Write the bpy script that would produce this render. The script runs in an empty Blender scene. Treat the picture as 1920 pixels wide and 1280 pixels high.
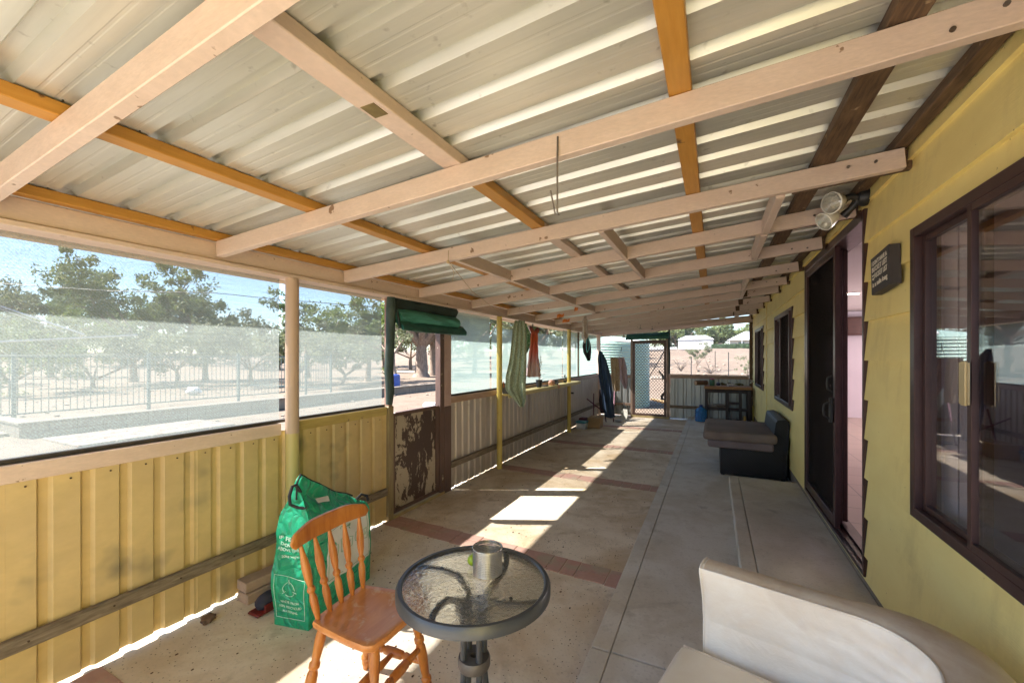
import bpy, bmesh, math, random
from mathutils import Vector, Matrix, noise
R = math.radians
random.seed(7)
scene = bpy.context.scene
COL = scene.collection
OFF = {}

# ---------------------------------------------------------------- materials
MATS = {}
def new_mat(name):
    m = bpy.data.materials.new(name); m.use_nodes = True
    nt = m.node_tree; b = nt.nodes.get('Principled BSDF')
    return m, nt, b
def coords(nt, scale, kind='Object'):
    tc = nt.nodes.new('ShaderNodeTexCoord'); mp = nt.nodes.new('ShaderNodeMapping')
    mp.inputs['Scale'].default_value = scale
    nt.links.new(tc.outputs[kind], mp.inputs['Vector'])
    return mp.outputs['Vector']
def noise_node(nt, vec, scale, detail=4, rough=.55, dist=0):
    n = nt.nodes.new('ShaderNodeTexNoise'); n.inputs['Scale'].default_value = scale
    n.inputs['Detail'].default_value = detail; n.inputs['Roughness'].default_value = rough
    n.inputs['Distortion'].default_value = dist
    nt.links.new(vec, n.inputs['Vector']); return n.outputs['Fac']
def ramp(nt, fac, p0, p1, c0=(0,0,0,1), c1=(1,1,1,1)):
    r = nt.nodes.new('ShaderNodeValToRGB'); e = r.color_ramp.elements
    e[0].position = p0; e[1].position = p1; e[0].color = c0; e[1].color = c1
    nt.links.new(fac, r.inputs['Fac']); return r.outputs['Color']
def mix(nt, fac, a, b):
    m = nt.nodes.new('ShaderNodeMix'); m.data_type = 'RGBA'
    for s, v in (('A', a), ('B', b)):
        sock = [i for i in m.inputs if i.name == s and i.type == 'RGBA'][0]
        if isinstance(v, tuple): sock.default_value = (v[0], v[1], v[2], 1)
        else: nt.links.new(v, sock)
    f = [i for i in m.inputs if i.name == 'Factor' and i.type == 'VALUE'][0]
    if isinstance(fac, (int, float)): f.default_value = fac
    else: nt.links.new(fac, f)
    return [o for o in m.outputs if o.type == 'RGBA'][0]
def bump(nt, b, h, strength=.3, dist=.01):
    n = nt.nodes.new('ShaderNodeBump'); n.inputs['Strength'].default_value = strength
    n.inputs['Distance'].default_value = dist
    nt.links.new(h, n.inputs['Height']); nt.links.new(n.outputs['Normal'], b.inputs['Normal'])
    return n
def M(name, c1, c2=None, rough=.6, metal=0, scale=6, stretch=(1,1,1), lo=.35, hi=.7, b=.15, bd=.004,
      spots=None, spot_scale=30, spot_lo=.66, spot_hi=.72, fine=None, rvar=0):
    """two-tone noisy paint / timber / cement, optional dirt spots"""
    if name in MATS: return MATS[name]
    m, nt, p = new_mat(name)
    c2 = c2 or tuple(x*.8 for x in c1)
    v = coords(nt, stretch)
    n1 = noise_node(nt, v, scale, 6, .6, .3)
    col = mix(nt, ramp(nt, n1, lo, hi), tuple(c2), tuple(c1))
    if fine:
        n3 = noise_node(nt, v, fine, 3, .6)
        col = mix(nt, ramp(nt, n3, .3, .75, (0,0,0,1), (.55,.55,.55,1)), col, tuple(x*.72 for x in c1))
    if spots:
        v2 = coords(nt, (1,1,1))
        n2 = noise_node(nt, v2, spot_scale, 3, .5)
        col = mix(nt, ramp(nt, n2, spot_lo, spot_hi), col, tuple(spots))
    nt.links.new(col, p.inputs['Base Color'])
    p.inputs['Roughness'].default_value = rough; p.inputs['Metallic'].default_value = metal
    if rvar:
        n4 = noise_node(nt, v, scale*2.3, 4)
        mr = nt.nodes.new('ShaderNodeMapRange'); mr.inputs['To Min'].default_value = rough-rvar; mr.inputs['To Max'].default_value = rough+rvar
        nt.links.new(n4, mr.inputs['Value']); nt.links.new(mr.outputs['Result'], p.inputs['Roughness'])
    if b: bump(nt, p, n1 if not fine else n3, b, bd)
    MATS[name] = m; return m

def pinkwood(): return M('pink_painted_timber', (.72,.57,.485), (.65,.50,.415), .5, scale=5, stretch=(1.2,1.2,4), b=.2, bd=.003,
                         spots=(.26,.16,.10), spot_scale=17, spot_lo=.70, spot_hi=.72, fine=34)
def orange(): return M('orange_pine', (.58,.29,.055), (.44,.19,.025), .45, scale=5, stretch=(14,1.2,14), b=.2, lo=.25, hi=.75, spots=(.12,.05,.015), spot_scale=9, spot_lo=.68, spot_hi=.72, fine=6)
def oldwood(): return M('weathered_hardwood', (.17,.10,.05), (.06,.032,.018), .7, scale=5, stretch=(14,1.5,14), b=.3, spots=(.35,.25,.15), spot_scale=16, spot_lo=.68, spot_hi=.74)
def greywood(): return M('grey_weathered_timber', (.27,.22,.16), (.10,.075,.05), .8, scale=6, stretch=(10,1.4,10), b=.4, lo=.3, hi=.7)
def greywoodx(): return M('grey_weathered_timber_cross', (.30,.23,.17), (.13,.09,.06), .8, scale=6, stretch=(1.4,10,10), b=.4)
def zinc(): return M('zincalume_sheet', (.74,.74,.68), (.64,.64,.585), .38, .55, scale=3, stretch=(.5,7,4), b=.03, bd=.002,
                     spots=(.42,.41,.37), spot_scale=22, spot_lo=.66, spot_hi=.8, rvar=.07)
def frame(): return M('dark_brown_aluminium', (.075,.037,.036), (.055,.027,.027), .32, .3, scale=8, b=.02, rvar=.08)
def blackm(): return M('black_metal', (.02,.02,.022), (.03,.03,.03), .45, .3, scale=20, b=.1)
def yellowpost(): return M('yellow_painted_steel', (.66,.53,.14), (.52,.38,.09), .45, scale=4, stretch=(3,3,.8), b=.05, spots=(.3,.16,.06), spot_scale=28, spot_lo=.7, spot_hi=.74)
def white(): return M('white_plastic', (.8,.8,.78), (.7,.7,.68), .4, scale=10, b=.02)

# ---------------------------------------------------------------- mesh builder
class MB:
    def __init__(s): s.b = bmesh.new()
    def box(s, x0, x1, y0, y1, z0, z1, bev=0, rot=None, seg=1):
        c = Vector(((x0+x1)/2, (y0+y1)/2, (z0+z1)/2))
        r = bmesh.ops.create_cube(s.b, size=1); vs = r['verts']
        for v in vs:
            v.co = Vector((v.co.x*abs(x1-x0), v.co.y*abs(y1-y0), v.co.z*abs(z1-z0)))
        if bev:
            es = list({e for v in vs for e in v.link_edges})
            g = bmesh.ops.bevel(s.b, geom=es, offset=bev, segments=seg, affect='EDGES', profile=.6)
            vs = list({v for f in g['faces'] for v in f.verts} | {v for v in vs if v.is_valid})
        for v in vs:
            if rot is not None: v.co = rot @ v.co
            v.co += c
        return s
    def bar(s, a, b, w, h, up=(0,0,1), bev=0):
        """box bar between two points, w across, h along up"""
        a = Vector(a); b = Vector(b); d = b-a; L = d.length; d.normalize()
        u = Vector(up); sx = d.cross(u).normalized(); u = sx.cross(d).normalized()
        m = Matrix((sx, d, u)).transposed()
        r = bmesh.ops.create_cube(s.b, size=1); vs = r['verts']
        for v in vs: v.co = Vector((v.co.x*w, v.co.y*L, v.co.z*h))
        if bev:
            es = list({e for v in vs for e in v.link_edges})
            g = bmesh.ops.bevel(s.b, geom=es, offset=bev, segments=1, affect='EDGES')
            vs = list({v for f in g['faces'] for v in f.verts} | {v for v in vs if v.is_valid})
        c = (a+b)/2
        for v in vs: v.co = m @ v.co + c
        return s
    def tube(s, pts, r, n=8, cap=True, closed=False):
        pts = [Vector(p) for p in pts]; k = len(pts)
        rs = r if isinstance(r, (list, tuple)) else [r]*k
        rings = []; prev = None
        for i, p in enumerate(pts):
            if closed: t = pts[(i+1) % k]-pts[i-1]
            else: t = pts[min(i+1, k-1)]-pts[max(i-1, 0)]
            t.normalize()
            if prev is None:
                a = Vector((0,0,1)) if abs(t.z) < .9 else Vector((1,0,0))
                x = t.cross(a).normalized()
            else:
                x = (prev - t*prev.dot(t)); x = x.normalized() if x.length > 1e-6 else t.orthogonal().normalized()
            prev = x; y = t.cross(x)
            rings.append([s.b.verts.new(p+(x*math.cos(2*math.pi*j/n)+y*math.sin(2*math.pi*j/n))*rs[i]) for j in range(n)])
        m = k if closed else k-1
        for i in range(m):
            A, B = rings[i], rings[(i+1) % k]
            for j in range(n): s.b.faces.new((A[j], A[(j+1) % n], B[(j+1) % n], B[j]))
        if cap and not closed:
            s.b.faces.new(rings[0][::-1]); s.b.faces.new(rings[-1])
        return s
    def lathe(s, prof, c=(0,0,0), n=24, m=None, closed=False):
        """prof list of (r, z)"""
        c = Vector(c); rings = []
        for r, z in prof:
            ring = []
            for j in range(n):
                a = 2*math.pi*j/n; v = Vector((r*math.cos(a), r*math.sin(a), z))
                if m is not None: v = m @ v
                ring.append(s.b.verts.new(v+c))
            rings.append(ring)
        k = len(rings)
        for i in range(k if closed else k-1):
            A, B = rings[i], rings[(i+1) % k]
            for j in range(n): s.b.faces.new((A[j], A[(j+1) % n], B[(j+1) % n], B[j]))
        if not closed:
            if prof[0][0] > 1e-5: s.b.faces.new(rings[0][::-1])
            if prof[-1][0] > 1e-5: s.b.faces.new(rings[-1])
        return s
    def loft(s, rings, cap=True, closed=True):
        R_ = [[s.b.verts.new(Vector(p)) for p in ring] for ring in rings]
        n = len(R_[0])
        for A, B in zip(R_, R_[1:]):
            for j in range(n if closed else n-1):
                s.b.faces.new((A[j], A[(j+1) % n], B[(j+1) % n], B[j]))
        if cap and closed: s.b.faces.new(R_[0][::-1]); s.b.faces.new(R_[-1])
        return s
    def poly(s, pts, d):
        """prism: polygon pts extruded by vector d"""
        d = Vector(d); a = [s.b.verts.new(Vector(p)) for p in pts]; b = [s.b.verts.new(Vector(p)+d) for p in pts]
        n = len(a); s.b.faces.new(a[::-1]); s.b.faces.new(b)
        for j in range(n): s.b.faces.new((a[j], a[(j+1) % n], b[(j+1) % n], b[j]))
        return s
    def face(s, pts): s.b.faces.new([s.b.verts.new(Vector(p)) for p in pts]); return s
    def ball(s, c, r, sub=2, sc=(1,1,1), jit=0):
        g = bmesh.ops.create_icosphere(s.b, subdivisions=sub, radius=1)
        for v in g['verts']:
            k = 1+jit*noise.noise(v.co*1.7+Vector(c)*9)
            v.co = Vector((v.co.x*sc[0], v.co.y*sc[1], v.co.z*sc[2]))*r*k+Vector(c)
        return s

def tag(o, label=None, cat=None, group=None, kind=None):
    if label: o['label'] = label
    if cat: o['category'] = cat
    if group: o['group'] = group
    if kind: o['kind'] = kind
    return o
def obj(name, mb, mat, parent=None, smooth=None, local=False, label=None):
    me = bpy.data.meshes.new(name)
    bmesh.ops.recalc_face_normals(mb.b, faces=mb.b.faces)
    mb.b.to_mesh(me); mb.b.free()
    me.materials.append(mat)
    off = Vector((0,0,0))
    if parent is not None and not local: off = OFF.get(parent.name, Vector((0,0,0)))
    if off.length: me.transform(Matrix.Translation(-off))
    if smooth is not None:
        for p in me.polygons: p.use_smooth = True
        try: me.set_sharp_from_angle(angle=R(smooth))
        except Exception: pass
    o = bpy.data.objects.new(name, me); COL.objects.link(o)
    if parent is not None: o.parent = parent; OFF[o.name] = off
    if label: o['label'] = label
    return o
def thing(name, label, cat, loc=(0,0,0), rz=0, group=None):
    o = bpy.data.objects.new(name, None); COL.objects.link(o); o.empty_display_size = .1
    o.location = loc; o.rotation_euler = (0,0,rz); OFF[o.name] = Vector(loc)
    return tag(o, label, cat, group)
def single(name, mb, mat, label, cat, group=None, smooth=None):
    return tag(obj(name, mb, mat, None, smooth), label, cat, group)
def struct(name, mb, mat, smooth=None): return tag(obj(name, mb, mat, None, smooth), kind='structure')
def copy_tree(o, parent=None):
    c = o.copy(); COL.objects.link(c)
    if parent is not None: c.parent = parent
    for ch in list(o.children): copy_tree(ch, c)
    return c

# key planes (metres; camera stands at x=0, y=0)
XL, XW, YB, CH = -2.72, .807, 10.8, 1.52
def roofz(x): return CH + .782 + .074*x        # underside of rafters

# ================================================================ GROUND
def th(x, y):
    d = max(0, y-28); l = max(0, -x-34)
    t1 = min(1, d/62); t2 = min(1, l/70)
    s = lambda t: t*t*(3-2*t)
    h = 3.0*max(s(t1), s(t2)*.8)
    h += .10*noise.noise(Vector((x*.13, y*.13, 0)))*min(1, max(0,(abs(x+1)-5)/6 if y<14 else (y-13)/8))
    if y > 24 and x > -16 : h += .25*max(0, noise.noise(Vector((x*.3, y*.3, 3))))*min(1,(y-24)/10)
    d2 = max(0, math.hypot(x, y)-140); h -= 0.0*d2
    return h-.07
mb = MB()
xs = [-400,-300,-220,-170]+[-140+4*i for i in range(20)]+[-60+1.5*i for i in range(67)]+[44,52,64,80,110,150,220,400]
ys = [-60,-30,-15,-8,-4]+[-2+1.2*i for i in range(40)]+[48+2.5*i for i in range(28)]+[120,130,150,200,300,420]
g = [[mb.b.verts.new((x, y, th(x, y))) for x in xs] for y in ys]
for j in range(len(ys)-1):
    for i in range(len(xs)-1): mb.b.faces.new((g[j][i], g[j][i+1], g[j+1][i+1], g[j+1][i]))
def ground_mat():
    m, nt, p = new_mat('dry_sandy_ground')
    v = coords(nt, (1,1,1))
    big = noise_node(nt, v, .12, 5, .6, .4); mid = noise_node(nt, v, 1.1, 6, .7, .5); fi = noise_node(nt, v, 9, 5, .7)
    c = mix(nt, ramp(nt, big, .38, .62), (.185,.13,.09), (.215,.16,.115))
    c = mix(nt, ramp(nt, mid, .45, .68), c, (.13,.085,.055))
    c = mix(nt, ramp(nt, fi, .56, .70), c, (.08,.053,.034))
    nt.links.new(c, p.inputs['Base Color']); p.inputs['Roughness'].default_value = .95
    bump(nt, p, fi, .5, .03); return m
struct('ground', mb, ground_mat(), 60)

# pale path beyond the low block wall, patch of pale slabs near it
mb = MB().poly([(-14.4,2,-.04),(-12.4,2,-.04),(-12.3,9,-.03),(-12.6,16,0),(-14.3,17,0),(-14.4,9,-.03)], (0,0,.06))
struct('path', mb, M('pale_cement_path', (.25,.21,.165), (.20,.16,.12), .9, scale=2, b=.1))
mb = MB()
for i in range(5):
    for j in range(3):
        mb.box(-11.3+j*.52, -11.3+j*.52+.5, 3.1+i*.52, 3.1+i*.52+.5, -.06, .0, .01)
struct('paved_patch', mb, M('worn_paver', (.30,.25,.20), (.22,.175,.14), .9, scale=3, b=.2, spots=(.2,.12,.09), spot_scale=5, spot_lo=.55, spot_hi=.6))
# far white drive strip seen through the back opening
mb = MB()
pts1 = [(x, 31+.8*math.sin(x*.3), th(x,31)+.05) for x in range(-30, 32, 2)]; pts2 = [(x, 34.2+.8*math.sin(x*.3+.4), th(x,34.2)+.05) for x in range(-30, 32, 2)]
for i in range(len(pts1)-1): mb.face([pts1[i], pts1[i+1], pts2[i+1], pts2[i]])
struct('dirt_road', mb, M('white_gravel_road', (.27,.22,.17), (.22,.175,.13), .95, scale=2, b=.2))

mb = MB().box(-9,.75,-9,-.72,-.3,-.02)  # unseen slab added behind the camera to bounce sunlight under the roof
struct('bounce_slab', mb, M('pale_bounce_concrete', (.52,.475,.42), (.45,.40,.35), .9, scale=2, b=.1))
# ---------------------------------------------------------------- veranda floor
def concrete(name, base, stain, dark, spots=None, sc=1.0):
    if name in MATS: return MATS[name]
    m, nt, p = new_mat(name)
    v = coords(nt, (1,1,1))
    n1 = noise_node(nt, v, 1.3*sc, 7, .62, .6); n2 = noise_node(nt, v, 4.5*sc, 6, .65, .3); n3 = noise_node(nt, v, 60, 3, .6); n5 = noise_node(nt, v, 2.2*sc, 5, .6, 1.2)
    c = mix(nt, ramp(nt, n1, .42, .62), tuple(base), tuple(stain))
    c = mix(nt, ramp(nt, n2, .5, .72, (0,0,0,1), (.7,.7,.7,1)), c, tuple(dark))
    c = mix(nt, ramp(nt, n5, .6, .72, (0,0,0,1), (.65,.65,.65,1)), c, tuple(x*.75 for x in dark))
    c = mix(nt, ramp(nt, n3, .55, .75, (0,0,0,1), (.45,.45,.45,1)), c, tuple(x*.45 for x in base))
    if spots:
        vo = nt.nodes.new('ShaderNodeTexVoronoi'); vo.inputs['Scale'].default_value = 38
        nt.links.new(v, vo.inputs['Vector'])
        c = mix(nt, ramp(nt, vo.outputs['Distance'], .10, .16, (1,1,1,1), (0,0,0,1)), c, tuple(spots))
    nt.links.new(c, p.inputs['Base Color'])
    mr = nt.nodes.new('ShaderNodeMapRange'); mr.inputs['To Min'].default_value = .5; mr.inputs['To Max'].default_value = .85
    nt.links.new(n2, mr.inputs['Value']); nt.links.new(mr.outputs['Result'], p.inputs['Roughness'])
    bump(nt, p, n3, .35, .003)
    MATS[name] = m; return m
floor_m = concrete('stained_brown_concrete', (.76,.65,.50), (.56,.42,.26), (.44,.32,.19), spots=(.13,.09,.06))
plat_m = concrete('grey_trowelled_concrete', (.66,.62,.555), (.56,.50,.41), (.47,.41,.33), sc=1.2)
mb = MB().box(-2.78, -.55, 2.86, 10.92, -.3, 0)
struct('veranda_floor', mb, floor_m)
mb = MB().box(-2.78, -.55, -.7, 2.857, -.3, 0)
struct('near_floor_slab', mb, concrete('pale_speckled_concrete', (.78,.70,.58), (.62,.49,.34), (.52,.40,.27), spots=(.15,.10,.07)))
mb = MB()
for (y0, sl) in ((.74,.0),(2.87,-.04),(4.99,-.03),(6.95,-.02),(8.98,0)):
    x = -2.70
    def brick(xa, xb, ya, yb, zt):
        mb.box(xa, xb, ya, yb, -.02, zt, .002)
    while x < -.62:
        yc = y0+.09+sl*(x+2.7)/2.1*3
        r = random.random()
        if r < .35 and x < -.85:
            w = .215
            brick(x, x+w-.006, yc-.107, yc-.003, .005+random.uniform(-.001,.001)); brick(x, x+w-.006, yc+.003, yc+.107, .005+random.uniform(-.001,.001))
        else:
            w = .108
            brick(x, min(x+w-.006, -.556), yc-.107, yc+.107, .005+random.uniform(-.001,.0012))
        x += w
struct('brick_paving', mb, M('red_clay_paver', (.56,.34,.27), (.47,.27,.21), .85, scale=7, b=.3, spots=(.42,.33,.24), spot_scale=6, spot_lo=.5, spot_hi=.66, fine=30))
mb = MB()
mb.box(-.55, -.455, -.7, 2.02, -.2, .078, .004).box(-.55, -.455, 2.03, 6.3, -.2, .078, .004).box(-.55,-.455,6.31,10.92,-.2,.078,.004)
mb.box(-.451, .806, -.7, 2.02, -.2, .08, .003).box(-.451, .806, 2.03, 10.92, -.2, .08, .003)
struct('concrete_platform', mb, plat_m)
mb = MB().box(.155, .245, 1.92, 5.28, .06, .18, .006).box(.249, .80, 1.92, 5.28, .06, .178, .004)
struct('concrete_step', mb, concrete('worn_step_concrete', (.66,.61,.53), (.57,.50,.40), (.47,.41,.32), sc=1.1))

# ================================================================ VERANDA ROOF
ver = thing('veranda_roof', 'lean-to veranda roof of bare metal sheets on pink painted rafters along the yellow house', 'veranda roof', (XL, 0, 0))
p_, h_ = .19, .029
SL = math.atan(.074)
for k in range(19):
    y0 = -.70+.76*k
    if y0 > 10.6: break
    prof = []
    for i in range(4):
        a = y0+.19*i
        prof += [(a,0),(a+.038,0),(a+.041,.0007),(a+.047,.0007),(a+.05,0),(a+.078,0),(a+.081,.0007),(a+.087,.0007),(a+.09,0),(a+.125,0),(a+.140,h_),(a+.175,h_)]
    a = y0+.76
    prof += [(a,0.0),(a+.038,-.001)] 
    mb = MB()
    zo = .0025*(k % 2)
    xa, xb = -3.02, .93
    NX = 5; rings = []
    for j in range(NX+1):
        x = xa+(xb-xa)*j/NX
        zb = roofz(x)+.09+.047+zo
        rings.append([(x, y+.0, zb+z+.0015*noise.noise(Vector((x*1.3,y*5,k)))) for y, z in prof])
    mb.loft(rings, cap=False, closed=False)
    o = obj('roof_sheet', mb, zinc(), ver)
    md = o.modifiers.new('Solidify', 'SOLIDIFY'); md.thickness = .0012; md.offset = 1
RL = [-1.35,-.55,.55,1.44,2.37,3.3,4.28,5.25,6.25,7.2,8.15,9.1,10.0,10.72]
RR = [-1.35,-.55,.55,1.50,2.43,3.13,3.94,4.86,5.69,6.4,7.35,8.3,9.35,10.70]
def rafter_y(i, x): return RL[i]+(RR[i]-RL[i])*(x+2.6)/3.36
for i, (a, b) in enumerate(zip(RL, RR)):
    if i == 0: continue
    x0, x1 = -2.626, (.77 if i < 4 else .755+random.uniform(-.01,.01))
    mb = MB().bar((x0, rafter_y(i,x0), roofz(x0)+.045), (x1, rafter_y(i,x1), roofz(x1)+.045), .042, .09, bev=.003)
    rf = obj('rafter', mb, pinkwood(), ver)
    if i in (3,4,5,6,7,8):
        mb = MB()
        for bx in (.56, .66):
            zc = roofz(bx)+random.uniform(.02,.06); yc = rafter_y(i,bx)-.0225
            mb.tube([(bx, yc+.002, zc), (bx, yc-.006, zc)], .0065, 8)
        obj('bolt', mb, M('zinc_bolt', (.25,.22,.2), (.1,.07,.05), .5, .7), rf)
# rafter tails bolted from the house (brown hardwood)
for i in range(4, len(RL)):
    x0, x1 = .35, .80
    y = rafter_y(i, .6)+.042
    mb = MB().bar((x0, y, roofz(x0)+.048), (x1, y, roofz(x1)+.048), .038, .088, bev=.003)
    obj('rafter_tail', mb, oldwood(), ver)
def purlin(x, y0, y1, mat, w=.07, h=.045, name='purlin'):
    z = roofz(x)+.092+h/2
    obj(name, MB().box(x-w/2, x+w/2, y0, y1, z-h/2, z+h/2, .003), mat, ver)
purlin(-2.62, -.6, 10.8, orange(), .06)
purlin(-1.84, -.6, 4.4, orange(), .075)
purlin(-1.84, 4.4, 10.8, pinkwood(), .075)
purlin(-.99, -.6, 1.52, pinkwood(), .09, .047)
purlin(-.99, 1.525, 2.42, orange(), .075)
purlin(-.99, 2.425, 10.8, pinkwood(), .08)
purlin(-.10, -.6, 10.8, orange(), .07)
purlin(.47, -.6, 10.8, oldwood(), .085)
obj('wall_plate', MB().box(.725,.78,-.6,10.8,roofz(.75)+.094,roofz(.75)+.14,.004), oldwood(), ver)
obj('bare_patch', MB().box(-1.02,-.965,.98,1.045,roofz(-.99)+.0895,roofz(-.99)+.0925), M('bare_timber_patch',(.22,.17,.07),(.14,.1,.04),.8,scale=20), ver)
# nogging boards under / between rafters
def nog(x, i0, i1, w=.035, drop=.004):
    for i in range(i0, i1):
        a = rafter_y(i, x)+.022; b = rafter_y(i+1, x)-.022
        obj('nogging', MB().box(x-w/2, x+w/2, a, b, roofz(x)-drop, roofz(x)+.085, .003), pinkwood(), ver)
nog(-1.60, 4, 8); nog(-.60, 4, 6); nog(.30, 4, 6, .04, .012)
for i in (7, 8): nog(.30+.02*(i-6), i, i+1)
# left beam, ledge and gutter board outside
obj('beam', MB().box(-2.73,-2.645,-.65,10.85,roofz(-2.65)-.012,roofz(-2.65)+.088,.004), pinkwood(), ver)
obj('beam_ledge', MB().box(-2.77,-2.629,-.65,10.85,roofz(-2.65)-.040,roofz(-2.65)-.0145,.003), pinkwood(), ver)
mb = MB()
pr = [(-3.10,.085),(-3.10,.0),(-3.07,-.03),(-2.98,-.03),(-2.95,.0),(-2.95,.03),(-2.958,.03),(-2.958,.002),(-2.984,-.022),(-3.066,-.022),(-3.092,.004),(-3.092,.085)]
mb.poly([(x, -.65, 2.125+z) for x, z in pr], (0,11.55,0))
obj('gutter', mb, M('cream_painted_gutter', (.58,.46,.34), (.5,.38,.27), .6, scale=5, b=.1, spots=(.25,.18,.12), spot_scale=60, spot_lo=.55, spot_hi=.7), ver)
obj('fascia', MB().box(-2.948,-2.93,-.65,10.9,2.10,2.222,.002), pinkwood(), ver)
obj('end_beam', MB().bar((-2.64,10.80,roofz(-2.64)-.01),(.80,10.80,roofz(.8)-.01), .05,.10,bev=.003), pinkwood(), ver)
# screws where the roof meets a purlin
mb = MB()
for k in range(40):
    y = .25+.19*k
    for x in (-1.80, -2.59):
        mb.tube([(x, y+.157-.25+.0, roofz(x)+.137), (x, y+.157-.25, roofz(x)+.168)], .003, 5)
obj('roof_screws', mb, blackm(), ver)
# posts
def post(x, y, z0, z1, r, m, lab):
    mb = MB().tube([(x,y,z0),(x,y,z1)], r, 20)
    mb2 = MB().tube([(x,y,z0),(x,y,z0+.012)], r*1.15, 20)
    o = obj('post', mb, m, ver, 60, label=lab); return o
def twotone():
    m, nt, p = new_mat('post_paint_two_tone')
    tc = nt.nodes.new('ShaderNodeTexCoord'); sp = nt.nodes.new('ShaderNodeSeparateXYZ'); nt.links.new(tc.outputs['Object'], sp.inputs[0])
    n = noise_node(nt, tc.outputs['Object'], 12, 3); ad = nt.nodes.new('ShaderNodeMath'); ad.operation='MULTIPLY_ADD'
    nt.links.new(n, ad.inputs[0]); ad.inputs[1].default_value=.03; nt.links.new(sp.outputs['Z'], ad.inputs[2])
    c = mix(nt, ramp(nt, ad.outputs[0], .995, 1.0), (.52,.43,.17), (.50,.36,.27))
    nt.links.new(c, p.inputs['Base Color']); p.inputs['Roughness'].default_value=.5
    return m
zt = roofz(-2.65)-.04
post(-2.665, 1.935, 0, zt, .044, twotone(), 'post painted dull pink above and yellow below')
post(-2.62, 4.98, 0, zt, .038, yellowpost(), 'yellow round steel post nearest the gate')
post(-2.62, 7.99, 0, zt, .038, yellowpost(), 'yellow round steel post at the far end of the shelf')
obj('corner_post', MB().box(-2.76,-2.67,10.72,10.81,0,zt,.004), pinkwood(), ver)
obj('corner_post', MB().box(.725,.79,10.72,10.81,.08,roofz(.75)-.06,.004), oldwood(), ver)
obj('mullion_post', MB().box(-2.76,-2.72,9.0,9.035,1.08,zt,.002), greywood(), ver)

# ================================================================ LOW WALLS (sheet metal)
def sheet_y(y0, y1, z0, z1, X, pitch=.143, dep=.018, seed=0):
    """vertical ribbed sheet along Y facing +X"""
    prof = []; y = y0
    while y < y1-1e-6:
        for a, d in ((0,0),(.090,0),(.100,-dep),(.130,-dep),(.143,0)):
            a *= pitch/.143
            if y+a <= y1+1e-6: prof.append((y+a, d))
        y += pitch
    prof.append((y1+.02, -.001))
    mb = MB(); rings = []
    for j in range(5):
        z = z0+(z1-z0)*j/4
        rings.append([(X+d+.002*noise.noise(Vector((y*3,z*2,seed))), y, z + (.012*noise.noise(Vector((y*4,seed,5))) if j==0 else 0)) for y, d in prof])
    return mb.loft(rings, cap=False, closed=False)
def sheet_x(x0, x1, z0, z1, Y, pitch=.19, dep=.025):
    prof = []; x = x0
    while x < x1-1e-6:
        for a, d in ((0,0),(.10,0),(.115,dep),(.165,dep),(.19,0)):
            a *= pitch/.19
            if x+a <= x1+1e-6: prof.append((x+a, d))
        x += pitch
    prof.append((x1, 0))
    rings = []
    for j in range(4):
        z = z0+(z1-z0)*j/3
        rings.append([(x, Y+d, z) for x, d in prof])
    return MB().loft(rings, cap=False, closed=False)
def solid(o, t=.0015):
    md = o.modifiers.new('Solidify','SOLIDIFY'); md.thickness = t; md.offset = 0; return o
yel_sheet = M('old_yellow_painted_sheet', (.64,.485,.225), (.54,.41,.21), .55, scale=2.2, stretch=(1,1,1.4), lo=.35, hi=.62, b=.08, fine=9,
              spots=(.22,.19,.12), spot_scale=3.2, spot_lo=.60, spot_hi=.78)
grey_sheet = M('bare_grey_sheet', (.55,.50,.46), (.44,.39,.35), .45, .35, scale=3, stretch=(1,4,.6), b=.05, rvar=.06)
pale_sheet = M('pale_grey_sheet', (.50,.51,.50), (.40,.41,.40), .42, .45, scale=3, stretch=(4,1,.6), b=.05, rvar=.06)
w = thing('half_wall', 'low wall of faded yellow ribbed sheet left of the half door', 'low wall', (XL, 0, 0), group='low sheet metal walls')
for k, (a, b) in enumerate(((-.65,-.002),(.0,.635),(.637,1.35),(1.352,2.06),(2.062,2.905))):
    o = solid(obj('sheet_panel', sheet_y(a, b, .012+.010*(a<1.3), 1.0, XL-(.003 if k%2 else 0), seed=k), yel_sheet, w))
obj('top_rail', MB().box(XL-.045, XL+.012, -.65, 1.885, .975, 1.055, .004), pinkwood(), w)
obj('top_rail', MB().box(XL-.03, XL+.016, 1.985, 2.92, .985, 1.055, .004), M('yellow_painted_timber', (.55,.43,.15), (.42,.31,.1), .6, scale=5, stretch=(6,1,6), b=.2, spots=(.25,.17,.1), spot_scale=14, spot_lo=.64, spot_hi=.7), w)
obj('middle_rail', MB().box(XL+.008, XL+.04, -.65, 2.905, .25, .315, .005), greywood(), w)
obj('sill_batten', MB().box(XL-.05, XL-.01, -.65, 2.92, 1.058, 1.078, .003), M('black_screen_batten', (.03,.028,.026), (.05,.04,.03), .7), w)

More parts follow.
